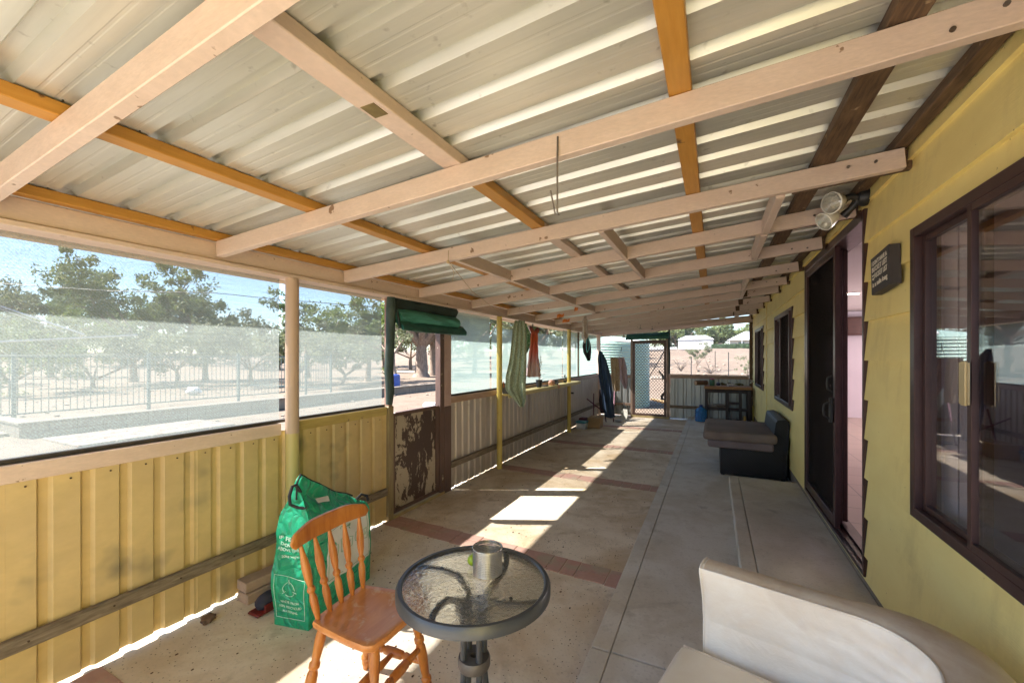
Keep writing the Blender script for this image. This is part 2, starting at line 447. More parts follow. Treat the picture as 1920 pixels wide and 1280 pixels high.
w = thing('half_wall', 'low wall of bare grey ribbed sheet behind the yellow shelf', 'low wall', (XL, 3.95, 0), group='low sheet metal walls')
for k, (a, b) in enumerate(((3.945,4.80),(4.802,6.23),(6.232,7.66),(7.662,9.09),(9.092,10.76))):
    o = solid(obj('sheet_panel', sheet_y(a, b, .007, 1.0, XL-(.003 if k%2 else 0), seed=k+9), grey_sheet, w))
obj('top_rail', MB().box(XL-.045, XL+.012, 3.94, 10.72, .985, 1.06, .004), M('brown_pink_rail', (.45,.31,.23), (.33,.21,.15), .6, scale=5, stretch=(6,1,6), b=.2), w)
obj('middle_rail', MB().box(XL+.008, XL+.04, 3.94, 10.70, .25, .32, .005), greywood(), w)
obj('sill_batten', MB().box(XL-.05, XL-.01, 3.94, 10.72, 1.063, 1.083, .003), MATS['black_screen_batten'], w)
obj('wall_peg', MB().box(XL+.012, XL+.11, 8.25, 8.28, .75, .78, .002), blackm(), w)

w = thing('half_wall', 'short pale grey sheet wall left of the lattice screen door', 'low wall', (-2.0, YB, 0), group='low sheet metal walls')
solid(obj('sheet_panel', sheet_x(-2.70, -1.90, .03, 1.0, YB+.0, .155), pale_sheet, w))
obj('top_rail', MB().box(-2.67,-1.89,YB-.03,YB-.002,.98,1.06,.003), MATS['brown_pink_rail'], w)
obj('middle_rail', MB().box(-2.67,-1.89,YB-.035,YB-.002,.28,.34,.003), M('brown_rail_cross', (.36,.24,.17), (.25,.16,.11), .7, scale=5, stretch=(1,6,6), b=.2), w)
w = thing('half_wall', 'pale grey sheet wall behind the black bench right of the lattice door', 'low wall', (0, YB, 0), group='low sheet metal walls')
solid(obj('sheet_panel', sheet_x(-.96, .74, .03, 1.02, YB+.0), pale_sheet, w))
obj('top_rail', MB().box(-.96,.72,YB-.03,YB-.002,1.0,1.08,.003), MATS['brown_pink_rail'], w)
obj('middle_rail', MB().box(-.96,.72,YB-.035,YB-.002,.27,.34,.003), greywoodx(), w)
obj('sill_batten', MB().box(-.96,.72,YB-.02,YB+.01,1.083,1.098,.002), MATS['black_screen_batten'], w)

rn_ = random.Random(31)
def screws(nm, pts, d, mat, par, rr=.0045):
    mb = MB(); d = Vector(d)
    for p_ in pts: p_ = Vector(p_); mb.tube([p_, p_+d*.004], rr, 6)
    return obj(nm, mb, mat, par)
hw = [o for o in bpy.data.objects if o.name.startswith('half_wall') and o.parent is None]
rust = M('rusty_screw', (.10,.06,.04), (.05,.03,.02), .6, .4)
screws('screws', [(XL+.001, -.5+.143*k+.05, .95) for k in range(24)]+[(XL+.04, -.5+.286*k+.05, .283) for k in range(12)], (1,0,0), rust, hw[0])
screws('screws', [(XL+.001, 4.0+.286*k+.05, .93) for k in range(23)]+[(XL+.04, 4.0+.572*k, .285) for k in range(12)], (1,0,0), rust, hw[1])
# ================================================================ SHADE MESH
def mesh_mat(name, dens, col, streak=.25, sc=1.0):
    m, nt, p = new_mat(name); nt.nodes.remove(p)
    out = nt.nodes['Material Output']
    tr = nt.nodes.new('ShaderNodeBsdfTransparent'); df = nt.nodes.new('ShaderNodeBsdfDiffuse'); tl = nt.nodes.new('ShaderNodeBsdfTranslucent')
    df.inputs[0].default_value = (*col,1); tl.inputs[0].default_value = (*col,1)
    mx = nt.nodes.new('ShaderNodeMixShader'); mx.inputs[0].default_value = .5
    nt.links.new(df.outputs[0], mx.inputs[1]); nt.links.new(tl.outputs[0], mx.inputs[2])
    v = coords(nt, (1,1,1))
    # woven yarns: two crossed waves plus uneven yarn streaks
    ws = []
    for d, s_ in (('Z', 62*sc), ('DIAGONAL', 40*sc)):
        wv = nt.nodes.new('ShaderNodeTexWave'); wv.bands_direction = d; wv.inputs['Scale'].default_value = s_
        wv.inputs['Distortion'].default_value = .6; wv.inputs['Detail'].default_value = 1
        nt.links.new(v, wv.inputs['Vector']); ws.append(wv.outputs['Fac'])
    v2 = coords(nt, (.6,.6,34)); st = noise_node(nt, v2, 3, 4, .7)
    v3 = coords(nt, (1,1,1)); sp = noise_node(nt, v3, 130, 2, .5)
    def mth(op, a, b):
        n = nt.nodes.new('ShaderNodeMath'); n.operation = op
        for i, q in enumerate((a, b)):
            if isinstance(q, (int,float)): n.inputs[i].default_value = q
            else: nt.links.new(q, n.inputs[i])
        return n.outputs[0]
    a = mth('MULTIPLY', mth('SUBTRACT', ws[0], .5), .30)
    b = mth('MULTIPLY', mth('SUBTRACT', ws[1], .5), .08)
    c = mth('MULTIPLY', mth('SUBTRACT', st, .5), streak*2)
    e = mth('MULTIPLY', mth('SUBTRACT', sp, .5), .5)
    f = mth('ADD', mth('ADD', a, b), mth('ADD', c, e)); f = mth('ADD', f, dens)
    cl = nt.nodes.new('ShaderNodeClamp'); nt.links.new(f, cl.inputs[0]); cl.inputs[1].default_value = .08; cl.inputs[2].default_value = .95
    m2 = nt.nodes.new('ShaderNodeMixShader'); nt.links.new(cl.outputs[0], m2.inputs[0])
    nt.links.new(tr.outputs[0], m2.inputs[1]); nt.links.new(mx.outputs[0], m2.inputs[2])
    nt.links.new(m2.outputs[0], out.inputs['Surface']); return m
shade_l = mesh_mat('pale_shade_mesh', .60, (.27,.305,.29), .2)
shade_d = mesh_mat('dense_shade_mesh', .74, (.30,.39,.365), .22)
shade_b = mesh_mat('fine_insect_mesh', .12, (.7,.72,.7), .1)
def mesh_panel(a, b, z0, z1, mat, label, X=None, Y=None, zt1=None, fold=.006):
    mb = MB(); N = max(4, int((b-a)*6)); rings = []
    for j in range(9):
        row = []
        for i in range(N+1):
            t = a+(b-a)*i/N; top = z1+((zt1-z1)*i/N if zt1 else 0); z = z0+(top-z0)*j/8
            w_ = fold*noise.noise(Vector((t*2.2, z*1.5, a)))
            row.append((X+w_, t, z) if X is not None else (t, Y+w_, z))
        rings.append(row)
    mb.loft(rings, cap=False, closed=False)
    return single('shade_screen', mb, mat, label, 'shade screen', 'mesh screens closing the veranda', 60)
mesh_panel(-.6, 1.90, 1.06, 2.10, shade_l, 'wide pale mesh screen above the yellow wall, left of the pink post', X=XL-.035)
mesh_panel(1.955, 2.90, 1.06, 2.10, shade_l, 'mesh screen between the pink post and the half door', X=XL-.035)
mesh_panel(4.0, 4.95, 1.07, 2.06, shade_d, 'milky mesh screen between the half door and the nearest yellow post', X=XL-.035)
mesh_panel(5.0, 7.97, 1.0, 1.93, shade_d, 'milky mesh screen behind the yellow shelf', X=XL-.035, fold=.02)
mesh_panel(8.0, 9.0, 1.07, 2.06, shade_d, 'narrow milky mesh screen just past the second yellow post', X=XL-.035)
mesh_panel(9.04, 10.7, 1.07, 2.06, shade_d, 'milky mesh screen nearest the far corner', X=XL-.035)
mesh_panel(-2.64, -1.9, 1.07, 2.05, shade_b, 'fine clear mesh screen left of the lattice door before the green tank', Y=YB+.02, zt1=2.10)
mesh_panel(-.98, .73, 1.09, 2.18, shade_b, 'fine clear mesh screen above the black bench', Y=YB+.02, zt1=2.32)

# ================================================================ HALF DOOR on the left
d = thing('half_door', 'half-height gate with peeling dark brown paint in the left wall', 'gate', (XL, 3.4, 0))
peel, nt, p = new_mat('peeling_brown_paint')
v = coords(nt, (1,1,.55)); n1 = noise_node(nt, v, 4.2, 9, .72, .3); n2 = noise_node(nt, coords(nt,(1,1,1)), 30, 3)
c = mix(nt, ramp(nt, n1, .507, .513), (.055,.030,.022), (.40,.34,.26)); c = mix(nt, ramp(nt, n2, .66, .7), c, (.12,.06,.04))
nt.links.new(c, p.inputs['Base Color']); p.inputs['Roughness'].default_value = .5; bump(nt, p, ramp(nt, n1, .497,.503), .3, .002)
brown = M('brown_painted_jamb', (.13,.075,.06), (.09,.05,.04), .45, scale=5, stretch=(6,6,1), b=.1, spots=(.4,.33,.25), spot_scale=12, spot_lo=.7, spot_hi=.72)
jamby = M('worn_olive_jamb', (.33,.27,.13), (.22,.16,.09), .6, scale=5, stretch=(6,6,1), b=.2)
obj('panel', MB().box(XL-.012, XL+.004, 3.03, 3.665, .075, .955), peel, d)
fr = MB().box(XL-.02,XL+.016,2.995,3.028,.04,.985,.003).box(XL-.02,XL+.016,3.667,3.72,.04,.985,.003).box(XL-.02,XL+.016,3.028,3.667,.955,.99,.003).box(XL-.02,XL+.016,3.028,3.667,.04,.075,.003)
obj('frame', fr, brown, d)
obj('jamb', MB().box(XL-.04,XL+.03,2.925,2.992,.0,1.06,.004), jamby, d)
obj('jamb', MB().box(XL-.04,XL+.02,2.94,2.985,1.06,2.09,.004), M('brown_pink_jamb',(.32,.19,.14),(.22,.12,.09),.6,scale=5,stretch=(6,6,1),b=.2), d)
obj('jamb', MB().box(XL-.04,XL+.03,3.725,3.80,.0,2.09,.004), brown, d)
obj('jamb', MB().box(XL-.03,XL+.034,3.803,3.93,.965,2.09,.004), M('pink_jamb_panel',(.50,.36,.33),(.40,.27,.24),.5,scale=4,b=.05), d)
obj('jamb', MB().box(XL-.03,XL+.034,3.803,3.93,.0,.962,.004), brown, d)
obj('sill', MB().box(XL-.03,XL+.035,2.99,3.80,.0,.030,.004), M('yellowed_sill',(.50,.40,.19),(.36,.27,.13),.7,scale=6,b=.2), d)
# blind rolled above it
green = M('green_shade_fabric', (.02,.15,.115), (.012,.07,.06), .55, scale=9, stretch=(3,1,3), b=.3, bd=.01)
greenl = M('green_shade_fabric_light', (.10,.38,.31), (.03,.18,.14), .6, scale=4, stretch=(4,.6,6), b=.3, bd=.01)
darkg = M('dark_green_fabric', (.022,.05,.045), (.012,.025,.022), .7, scale=9, b=.3, bd=.01)
bl = thing('rolled_blind', 'green fabric blind gathered up above the peeling half door', 'blind', (XL, 3.45, 1.75), group='rolled green blinds')
def blind_y(y0, y1, prof, mat, name, seed, par, skew=.0):
    rings = []; N = 14
    for i in range(N+1):
        y = y0+(y1-y0)*i/N
        rings.append([(XL+x*(1+.25*noise.noise(Vector((y*5,z*9,seed)))), y+skew*(2.1-z), z+.012*noise.noise(Vector((y*3,x*9,seed+2)))) for x, z in prof])
    return obj(name, MB().loft(rings, cap=True), mat, par, 50)
blind_y(2.98, 3.99, [(.0,2.09),(.05,2.085),(.085,2.03),(.06,1.965),(.02,1.95),(-.02,1.96),(-.03,2.08)], darkg, 'roll', 1, bl)
blind_y(2.99, 3.965, [(.02,1.97),(.07,1.965),(.125,1.93),(.135,1.885),(.10,1.845),(.06,1.85),(.02,1.87)], greenl, 'fold', 2, bl)
blind_y(2.97, 4.05, [(.03,1.88),(.10,1.862),(.155,1.80),(.165,1.762),(.15,1.758),(.085,1.83),(.02,1.85)], green, 'flap', 3, bl)
mb = MB().tube([(XL+.05,2.93,2.09),(XL+.06,2.92,1.95),(XL+.04,2.935,1.7),(XL+.03,2.925,1.4),(XL+.04,2.93,1.2),(XL+.03,2.93,1.08)], [.035,.045,.04,.042,.04,.03], 10)
obj('side_strip', mb, M('faded_green_strip', (.055,.085,.075), (.02,.04,.035), .7, scale=5, b=.3), bl, 60)
mb = MB().tube([(XL+.05,2.97,2.08),(XL+.10,2.96,1.93),(XL+.14,2.95,1.78)], .012, 6)
obj('cord', mb, darkg, bl)

# ================================================================ LATTICE SCREEN DOOR at the back
sd = thing('screen_door', 'brown framed security screen door with diamond lattice in the far wall', 'door', (-1.42, YB, 0))
mb = MB()
mb.box(-1.845,-1.79,YB-.04,YB,.05,1.93,.003).box(-1.10,-1.045,YB-.04,YB,.05,1.93,.003).box(-1.79,-1.10,YB-.04,YB,.05,.10,.003).box(-1.79,-1.10,YB-.04,YB,1.85,1.93,.003)
obj('frame', mb, brown, sd)
mb = MB(); cell = .072; x0, x1, z0, z1 = -1.79, -1.10, .10, 1.85
def clipseg(px, pz, dx, dz):
    ts = []
    t0, t1 = -9, 9
    for p0, dd, lo, hi in ((px,dx,x0,x1),(pz,dz,z0,z1)):
        a, b = (lo-p0)/dd, (hi-p0)/dd
        if a > b: a, b = b, a
        t0 = max(t0,a); t1 = min(t1,b)
    return (t0,t1) if t1 > t0+.01 else None
for sgn in (1,-1):
    k = -40
    while k < 60:
        px, pz = x0, z0+k*cell*1.15
        r = clipseg(px, pz, 1, sgn*1.15)
        if r:
            a = (px+r[0], YB-.02+.002*sgn, pz+sgn*1.15*r[0]); b = (px+r[1], YB-.02+.002*sgn, pz+sgn*1.15*r[1])
            mb.bar(a, b, .004, .0085, up=(-sgn*1.15,0,1))
        k += 1
obj('lattice', mb, M('lattice_metal', (.10,.07,.065), (.07,.05,.045), .45, .3), sd)
obj('handle', MB().box(-1.14,-1.115,YB-.07,YB-.04,.95,1.10,.004), blackm(), sd)
obj('jamb', MB().box(-1.90,-1.85,YB-.04,YB+.02,0,2.10,.003), M('pale_timber_jamb',(.40,.29,.22),(.28,.19,.14),.7,scale=5,stretch=(6,6,1),b=.2), sd)
obj('jamb', MB().box(-1.04,-.965,YB-.04,YB+.02,0,2.14,.003), MATS['pale_timber_jamb'], sd)
obj('sill', MB().box(-1.88,-.98,YB-.06,YB+.04,0,.045,.003), MATS['yellowed_sill'], sd)
b2 = thing('rolled_blind', 'green fabric blind gathered up above the diamond lattice door', 'blind', (-1.42, YB, 1.95), group='rolled green blinds')
rings = []
for i in range(13):
    x = -1.98+1.0*i/12
    pr = [(-.04,2.10),(-.09,2.08),(-.14,1.99),(-.13,1.935),(-.10,1.94),(-.06,2.0)]
    rings.append([(x-.05*(2.1-z)*(1 if i<3 else 0)*4, YB+y*(1+.3*noise.noise(Vector((x*6,z*8,4)))), z+.02*noise.noise(Vector((x*4,y*20,1)))+.025*(i/12)) for y, z in pr])
obj('roll', MB().loft(rings), green, b2, 50)
obj('side_strip', MB().tube([(-.975,YB-.06,2.17),(-.98,YB-.07,1.9),(-.97,YB-.06,1.5),(-.975,YB-.06,1.1)], .022, 8), darkg, b2, 60)

# ================================================================ HOUSE
hs = thing('house', 'yellow weatherboard house wall with dark brown door and windows', 'house', (XW, 0, 0))
OPEN = [(.45, 2.40, .835, 2.068), (3.06, 4.775, .245, 2.365), (5.49, 6.96, .93, 2.07), (8.50, 10.06, .93, 2.06)]
yel = M('yellow_weatherboard_paint', (.92,.77,.32), (.87,.71,.28), .5, scale=3, stretch=(1,1,2), b=0)
m = yel; nt = m.node_tree; p = nt.nodes['Principled BSDF']
gv = coords(nt, (4,1.6,26)); gn = noise_node(nt, gv, 3.2, 6, .7, 1.5); g2 = noise_node(nt, coords(nt,(1,.7,1)), .9, 4)
mulv = nt.nodes.new('ShaderNodeMath'); mulv.operation = 'MULTIPLY'; nt.links.new(gn, mulv.inputs[0]); nt.links.new(ramp(nt, g2, .35, .65), mulv.inputs[1])
bump(nt, p, mulv.outputs[0], .7, .004)
nd = noise_node(nt, coords(nt,(1,1.2,.5)), 2.2, 6, .7); pc = p.inputs['Base Color'].links[0].from_socket; nt.links.new(mix(nt, ramp(nt, nd, .52, .74, (0,0,0,1), (.5,.5,.5,1)), pc, (.56,.42,.16)), p.inputs['Base Color'])
sc2 = noise_node(nt, coords(nt,(1,1,1)), 55, 2); pc = p.inputs['Base Color'].links[0].from_socket; nt.links.new(mix(nt, ramp(nt, sc2, .76, .79), pc, (.3,.2,.08)), p.inputs['Base Color'])
mb = MB()
pitch = .226; zs = [1.498+pitch*k for k in range(-6, 7)]; zs = [z for z in zs if z < 2.66]
ybr = sorted({-2.6, 11.0} | {y for o in OPEN for y in o[:2]} | {8.02})
for ya, yb in zip(ybr, ybr[1:]):
    op = [o for o in OPEN if o[0] <= ya+1e-6 and o[1] >= yb-1e-6]
    for z in zs:
        lo, hi = max(z, .225), min(z+pitch, 2.62)
        if hi <= lo: continue
        segs = [(lo, hi)]
        for o in op:
            ns = []
            for a, b in segs:
                if o[3] <= a or o[2] >= b: ns.append((a, b)); continue
                if a < o[2]: ns.append((a, o[2]))
                if b > o[3]: ns.append((o[3], b))
            segs = ns
        for a, b in segs:
            fa, fb = (a-z)/pitch, (b-z)/pitch
            xa, xb = XW-.024+.019*fa, XW-.024+.019*fb
            mb.poly([(xa, ya, a), (xb, ya, b), (XW+.02, ya, b), (XW+.02, ya, a)], (0, yb-ya, 0))
wall = obj('wall', mb, yel, hs)
obj('joint_strip', MB().box(XW-.030, XW-.019, 7.98, 8.02, .225, 2.5, .002), yel, hs)
obj('footing', MB().box(XW-.006, XW+.1, -2.6, 11.0, 0, .2245), M('footing_cement', (.30,.26,.21), (.2,.16,.12), .9, scale=5, b=.3), hs)
# interior shell
inn = M('lilac_interior_paint', (.60,.53,.60), (.55,.48,.55), .6, scale=2, b=.0)
mb = MB()
for ya, yb in zip(ybr, ybr[1:]):
    op = [o for o in OPEN if o[0] <= ya+1e-6 and o[1] >= yb-1e-6]
    if not op: mb.box(XW+.022, XW+.10, ya, yb, .23, 2.6)
    else:
        if op[0][2] > .3: mb.box(XW+.022, XW+.10, ya, yb, .23, op[0][2])
        mb.box(XW+.022, XW+.10, ya, yb, op[0][3], 2.6)
obj('inner_lining', mb, inn, hs)
mb = MB().box(5.2,5.3,-2.6,11,.2,2.6).box(XW+.1,5.2,-2.6,-2.5,.2,2.6).box(XW+.1,5.2,10.9,11,.2,2.6)
mb.box(XW+.1,5.2,2.72,2.8,.2,2.6)  # partition added to keep the room light away from the near window
obj('inner_wall', mb, inn, hs)
obj('ceiling', MB().box(XW+.1,5.3,-2.6,11,2.46,2.52), M('ceiling_paint', (.72,.70,.72), (.70,.68,.70), .7), hs)
cl_ = MB()
tile, nt, p = new_mat('pink_beige_floor_tile')
bt = nt.nodes.new('ShaderNodeTexBrick'); bt.offset = 0; bt.inputs['Scale'].default_value = 1
bt.inputs['Color1'].default_value = (.44,.33,.27,1); bt.inputs['Color2'].default_value = (.40,.30,.25,1); bt.inputs['Mortar'].default_value = (.2,.15,.12,1)
bt.inputs['Brick Width'].default_value = .4; bt.inputs['Row Height'].default_value = .4; bt.inputs['Mortar Size'].default_value = .006
nt.links.new(coords(nt,(1,1,1)), bt.inputs['Vector']); nt.links.new(bt.outputs['Color'], p.inputs['Base Color']); p.inputs['Roughness'].default_value = .3
obj('room_floor', MB().box(XW+.02,5.3,-2.6,11,.17,.247), tile, hs)
obj('roof', MB().poly([(XW-.05,-3,2.70),(5.4,-3,3.6),(5.4,-3,3.66),(XW-.05,-3,2.76)], (0,14.4,0)), zinc(), hs)
obj('gable_panel', MB().poly([(XW,-2.7,2.66),(5.4,-2.7,2.66),(5.4,-2.7,3.55),(XW,-2.7,2.70)], (0,.05,0)), yel, hs)
# outer end walls / rear of house so it is closed from outside
obj('outer_wall', MB().box(5.31,5.4,-2.65,11.05,0,3.5).box(XW+.02,5.31,11.001,11.06,0,2.66).box(XW+.02,5.31,-2.69,-2.61,0,2.66), yel, hs)

def glass_mat(name, refl, tint=(1,1,1)):
    m, nt, p = new_mat(name); nt.nodes.remove(p); out = nt.nodes['Material Output']
    tr = nt.nodes.new('ShaderNodeBsdfTransparent'); tr.inputs[0].default_value = (*tint,1)
    gl = nt.nodes.new('ShaderNodeBsdfGlossy'); gl.inputs['Roughness'].default_value = .015; gl.inputs[0].default_value = (.9,.9,.92,1)
    lw = nt.nodes.new('ShaderNodeLayerWeight'); lw.inputs[0].default_value = .5
    pw = nt.nodes.new('ShaderNodeMath'); pw.operation = 'POWER'; pw.inputs[1].default_value = 3.0; nt.links.new(lw.outputs['Facing'], pw.inputs[0])
    ad = nt.nodes.new('ShaderNodeMath'); ad.operation = 'MULTIPLY_ADD'; ad.inputs[1].default_value = .55; ad.inputs[2].default_value = refl; ad.use_clamp = True
    nt.links.new(pw.outputs[0], ad.inputs[0])
    mx = nt.nodes.new('ShaderNodeMixShader'); nt.links.new(ad.outputs[0], mx.inputs[0]); nt.links.new(tr.outputs[0], mx.inputs[1]); nt.links.new(gl.outputs[0], mx.inputs[2])
    nt.links.new(mx.outputs[0], out.inputs['Surface']); return m
wglass = glass_mat('window_glass', .11, (.9,.88,.9))
flyscreen = mesh_mat('black_flyscreen', .80, (.045,.04,.036), .05, 1.0)
curt = M('white_vertical_blind', (.80,.78,.82), (.72,.70,.74), .8, scale=3, stretch=(1,3,.3), b=.05)
def window(y0, y1, z0, z1, mull, label, screen=False, curtain=None, latch=False):
    X = XW
    mb = MB(); f = .032
    xo, xi = X-.029, X+.06
    mb.box(xo,xi,y0-.012,y0+f,z0-.012,z1+.012,.003).box(xo,xi,y1-f,y1+.012,z0-.012,z1+.012,.003).box(xo,xi,y0+f,y1-f,z0-.012,z0+f,.003).box(xo,xi,y0+f,y1-f,z1-f,z1+.012,.003)
    w_ = obj('window', mb, frame(), hs, label=label)
    # sliding sash frames
    def sash(a, b, x, name='sash', gm=wglass):
        s_ = .026; q = MB()
        q.box(x-.012,x+.012,a,a+s_,z0+f,z1-f,.002).box(x-.012,x+.012,b-s_,b,z0+f,z1-f,.002).box(x-.012,x+.012,a+s_,b-s_,z0+f,z0+f+s_,.002).box(x-.012,x+.012,a+s_,b-s_,z1-f-s_,z1-f,.002)
        o = obj(name, q, frame(), w_)
        obj('glass' if gm is wglass else 'mesh', MB().box(x-.002,x+.002,a+s_-.004,b-s_+.004,z0+f+s_-.004,z1-f-s_+.004), gm, w_)
    sash(mull-.02, y1-f-.002, X+.010); sash(y0+f+.002, mull+.02, X-.016)
    if screen: sash(y0+f+.034, mull-.012, X-.036, 'screen_frame', flyscreen)
    if curtain:
        q = MB(); a, b = curtain; n = int((b-a)/.06)+1
        for i in range(n):
            yy = a+i*.06
            q.bar((X+.075+.006*(i%2),yy,z0-.1),(X+.075+.006*(i%2),yy,z1+.05), .003,.058, up=(0,1,0))
        obj('curtain', q, curt, w_)
    if latch:
        obj('latch', MB().box(X-.050,X-.047,mull-.045,mull+.015,1.36,1.50,.0).box(X-.053,X-.045,mull-.03,mull-.0,1.355,1.505,.002), M('brass_plate',(.62,.50,.30),(.5,.38,.2),.4,.4), w_)
    return w_
window(*OPEN[0], 1.935, 'large sliding window nearest the camera, reflecting the veranda', curtain=(2.19,2.37), latch=True)
window(*OPEN[2], 6.28, 'middle window half covered by a dark insect screen', screen=True, curtain=(6.6,6.95))
window(*OPEN[3], 9.35, 'farthest window with a white curtain', screen=True, curtain=(9.6,10.0))
# sliding door
y0, y1, z0, z1 = OPEN[1]
mb = MB(); xo, xi = XW-.027, XW+.12
mb.box(xo,xi,y0-.014,y0+.014,z0,z1+.012,.003).box(xo,xi,y1-.05,y1+.012,z0,z1+.012,.003).box(xo,xi,y0+.014,y1-.05,z1-.05,z1+.012,.003).box(xo,xi,y0+.014,y1-.05,z0,z0+.028,.002)
mb.box(XW-.004,XW+.0,y0+.05,y1-.05,z0+.028,z0+.045).box(XW+.04,XW+.044,y0+.05,y1-.05,z0+.028,z0+.045)
dr = obj('sliding_door', mb, frame(), hs, label='dark brown sliding door standing partly open')
def leaf(a, b, x, nm, gm, t=.03, s_=.055):
    q = MB(); za, zb = z0+.046, z1-.052
    q.box(x-t/2,x+t/2,a,a+s_,za,zb,.002).box(x-t/2,x+t/2,b-s_,b,za,zb,.002).box(x-t/2,x+t/2,a+s_,b-s_,za,za+s_+.02,.002).box(x-t/2,x+t/2,a+s_,b-s_,zb-s_,zb,.002)
    obj(nm, q, frame(), dr); obj(nm.split('_')[0]+'_infill', MB().box(x-.002,x+.002,a+s_-.004,b-s_+.004,za+s_+.016,zb-s_+.004), gm, dr)
leaf(3.68, 4.72, XW-.010, 'screen_panel', flyscreen)
leaf(3.79, 4.72, XW+.028, 'glass_panel', wglass)
leaf(3.86, 4.70, XW+.075, 'inner_panel', wglass)
def handle(y, x, z):
    q = MB().box(x-.02,x,y-.02,y+.02,z-.09,z+.09,.004).tube([(x-.02,y,z-.06),(x-.05,y,z-.04),(x-.055,y,z),(x-.05,y,z+.04),(x-.02,y,z+.06)], .008, 6)
    obj('handle', q, blackm(), dr, 40)
handle(3.73, XW-.029, 1.13); handle(3.815, XW+.010, 1.32)
# things seen inside the room
dl = thing('ceiling_downlight', 'small lit round light in the ceiling seen through the open door', 'ceiling light', (2.6, 6.2, 2.6))
em, nt, p = new_mat('lit_lamp'); p.inputs['Emission Color'].default_value = (1,.88,.7,1); p.inputs['Emission Strength'].default_value = 14
obj('lens', MB().tube([(1.85,7.7,2.445),(1.85,7.7,2.45)], .07, 20), em, dl)
obj('trim', MB().lathe([(.072,-.015),(.09,-.015),(.09,0),(.072,0)], (1.85,7.7,2.46), 20, closed=True), white(), dl)
rm = M('dark_red_cabinet', (.09,.025,.018), (.05,.015,.012), .4, scale=5, stretch=(1,1,6))
cb = thing('wall_cabinet', 'dark reddish wooden cabinet high on the room wall beyond the open door', 'cabinet', (2.6, 10.8, 1.96))
obj('body', MB().box(1.9,3.5,10.62,10.895,1.96,2.33,.005), rm, cb)
for k in range(4): obj('door', MB().box(1.91+k*.4,1.91+k*.4+.385,10.60,10.618,1.98,2.31,.006), rm, cb)
ld = bpy.data.lights.new('room_fill_light','POINT'); ld.energy = 48; ld.color = (1,.9,.85); ld.shadow_soft_size = .5  # unseen fill light added to brighten the room, no fitting of its own
lo = bpy.data.objects.new('room_fill_light', ld); COL.objects.link(lo); lo.location = (4.3,8.2,1.9)

# twin spot lamp
lp = thing('twin_spotlight', 'black twin spotlight with two white reflector bulbs fixed high on the yellow wall', 'lamp', (XW, 3.0, 2.42))
X0 = XW-.02
obj('base', MB().lathe([(.0,0),(.05,0),(.052,.02),(.04,.045),(0,.05)], (X0,3.0,2.43), 20, Matrix.Rotation(R(-90),3,'Y')), blackm(), lp, 40)
obj('arm', MB().tube([(X0-.04,3.0,2.43),(X0-.08,2.99,2.44),(X0-.12,3.0,2.42)], [.025,.02,.028], 10).tube([(X0-.04,3.0,2.42),(X0-.07,3.03,2.38),(X0-.10,3.05,2.35)], [.025,.018,.026], 10), blackm(), lp, 50)
glo = M('white_reflector_glass', (.85,.84,.80), (.78,.77,.73), .15, scale=9, b=.02)
clr = glass_mat('clear_lens', .12, (.95,.95,.93))
def bulb(c, dirv, rr, nm):
    dirv = Vector(dirv).normalized(); m_ = dirv.to_track_quat('Z','Y').to_matrix()
    b_ = obj('socket', MB().lathe([(0,-.045),(.024,-.045),(.026,.0),(.02,.012)], c, 16, m_), M('cream_socket',(.6,.5,.35),(.5,.4,.28),.5), lp, 50)
    o = obj('bulb', MB().lathe([(.018,.012),(.026,.02),(.045,.05),(rr,.095),(rr*1.02,.105),(rr*.93,.108),(rr*.9,.10),(.04,.055),(.0,.04)], c, 24, m_), glo, lp, 50)
    obj('lens', MB().lathe([(rr*.91,.104),(rr*.6,.112),(0,.116)], c, 24, m_), clr, o, 60)
bulb((X0-.105,3.0,2.425), (-.70,-.62,-.22), .06, 'a')
bulb((X0-.12,3.06,2.375), (-.80,-.40,-.55), .055, 'b')

# sign
sg = thing('wall_sign', 'small black box sign with white lettering on the yellow wall beside the window', 'sign', (XW-.02, 2.645, 1.945), 0)
sblk = M('black_sign_paint', (.035,.03,.033), (.05,.042,.045), .6, scale=14, b=.1)
sd_ = .25/2; xs_ = XW-.022-.045
tilt = Matrix.Rotation(R(-5),3,'X')
def sp(y, z): v = tilt @ Vector((0,y,z)); return v
mb = MB().box(-.0225,.0225,-sd_,sd_,-.096,.096,.003)
for v in mb.b.verts: v.co = tilt @ v.co + Vector((xs_+.0225,2.645,1.945))
obj('panel', mb, sblk, sg)
obj('sign_border', MB().box(0,0.001,0,.001,0,.001), sblk, sg) if False else None
def text_mesh(txt, size, sx=1.0):
    cu = bpy.data.curves.new('t','FONT'); cu.body = txt; cu.size = size; cu.align_x = 'CENTER'; cu.align_y = 'CENTER'; cu.extrude = .0006; cu.offset = size*.012
    o = bpy.data.objects.new('t', cu); COL.objects.link(o)
    bpy.context.view_layer.update()
    dg = bpy.context.evaluated_depsgraph_get(); me = bpy.data.meshes.new_from_object(o.evaluated_get(dg))
    bpy.data.objects.remove(o); me.transform(Matrix.Scale(sx,4,(1,0,0))); return me
def text_on(name, txt, size, origin, right, up, mat, par, width=None):
    me = text_mesh(txt, size)
    xs_t = [v.co.x for v in me.vertices]
    if width and xs_t:
        k = width/(max(xs_t)-min(xs_t)); me.transform(Matrix.Scale(k,4,(1,0,0)))
    r = Vector(right).normalized(); u = Vector(up).normalized(); n = r.cross(u)
    mm = Matrix((r,u,n)).transposed().to_4x4(); mm.translation = Vector(origin)-OFF.get(par.name, Vector((0,0,0)))
    me.transform(mm); me.materials.append(mat)
    o = bpy.data.objects.new(name, me); COL.objects.link(o); o.parent = par; OFF[o.name] = OFF.get(par.name, Vector((0,0,0)))
    return o
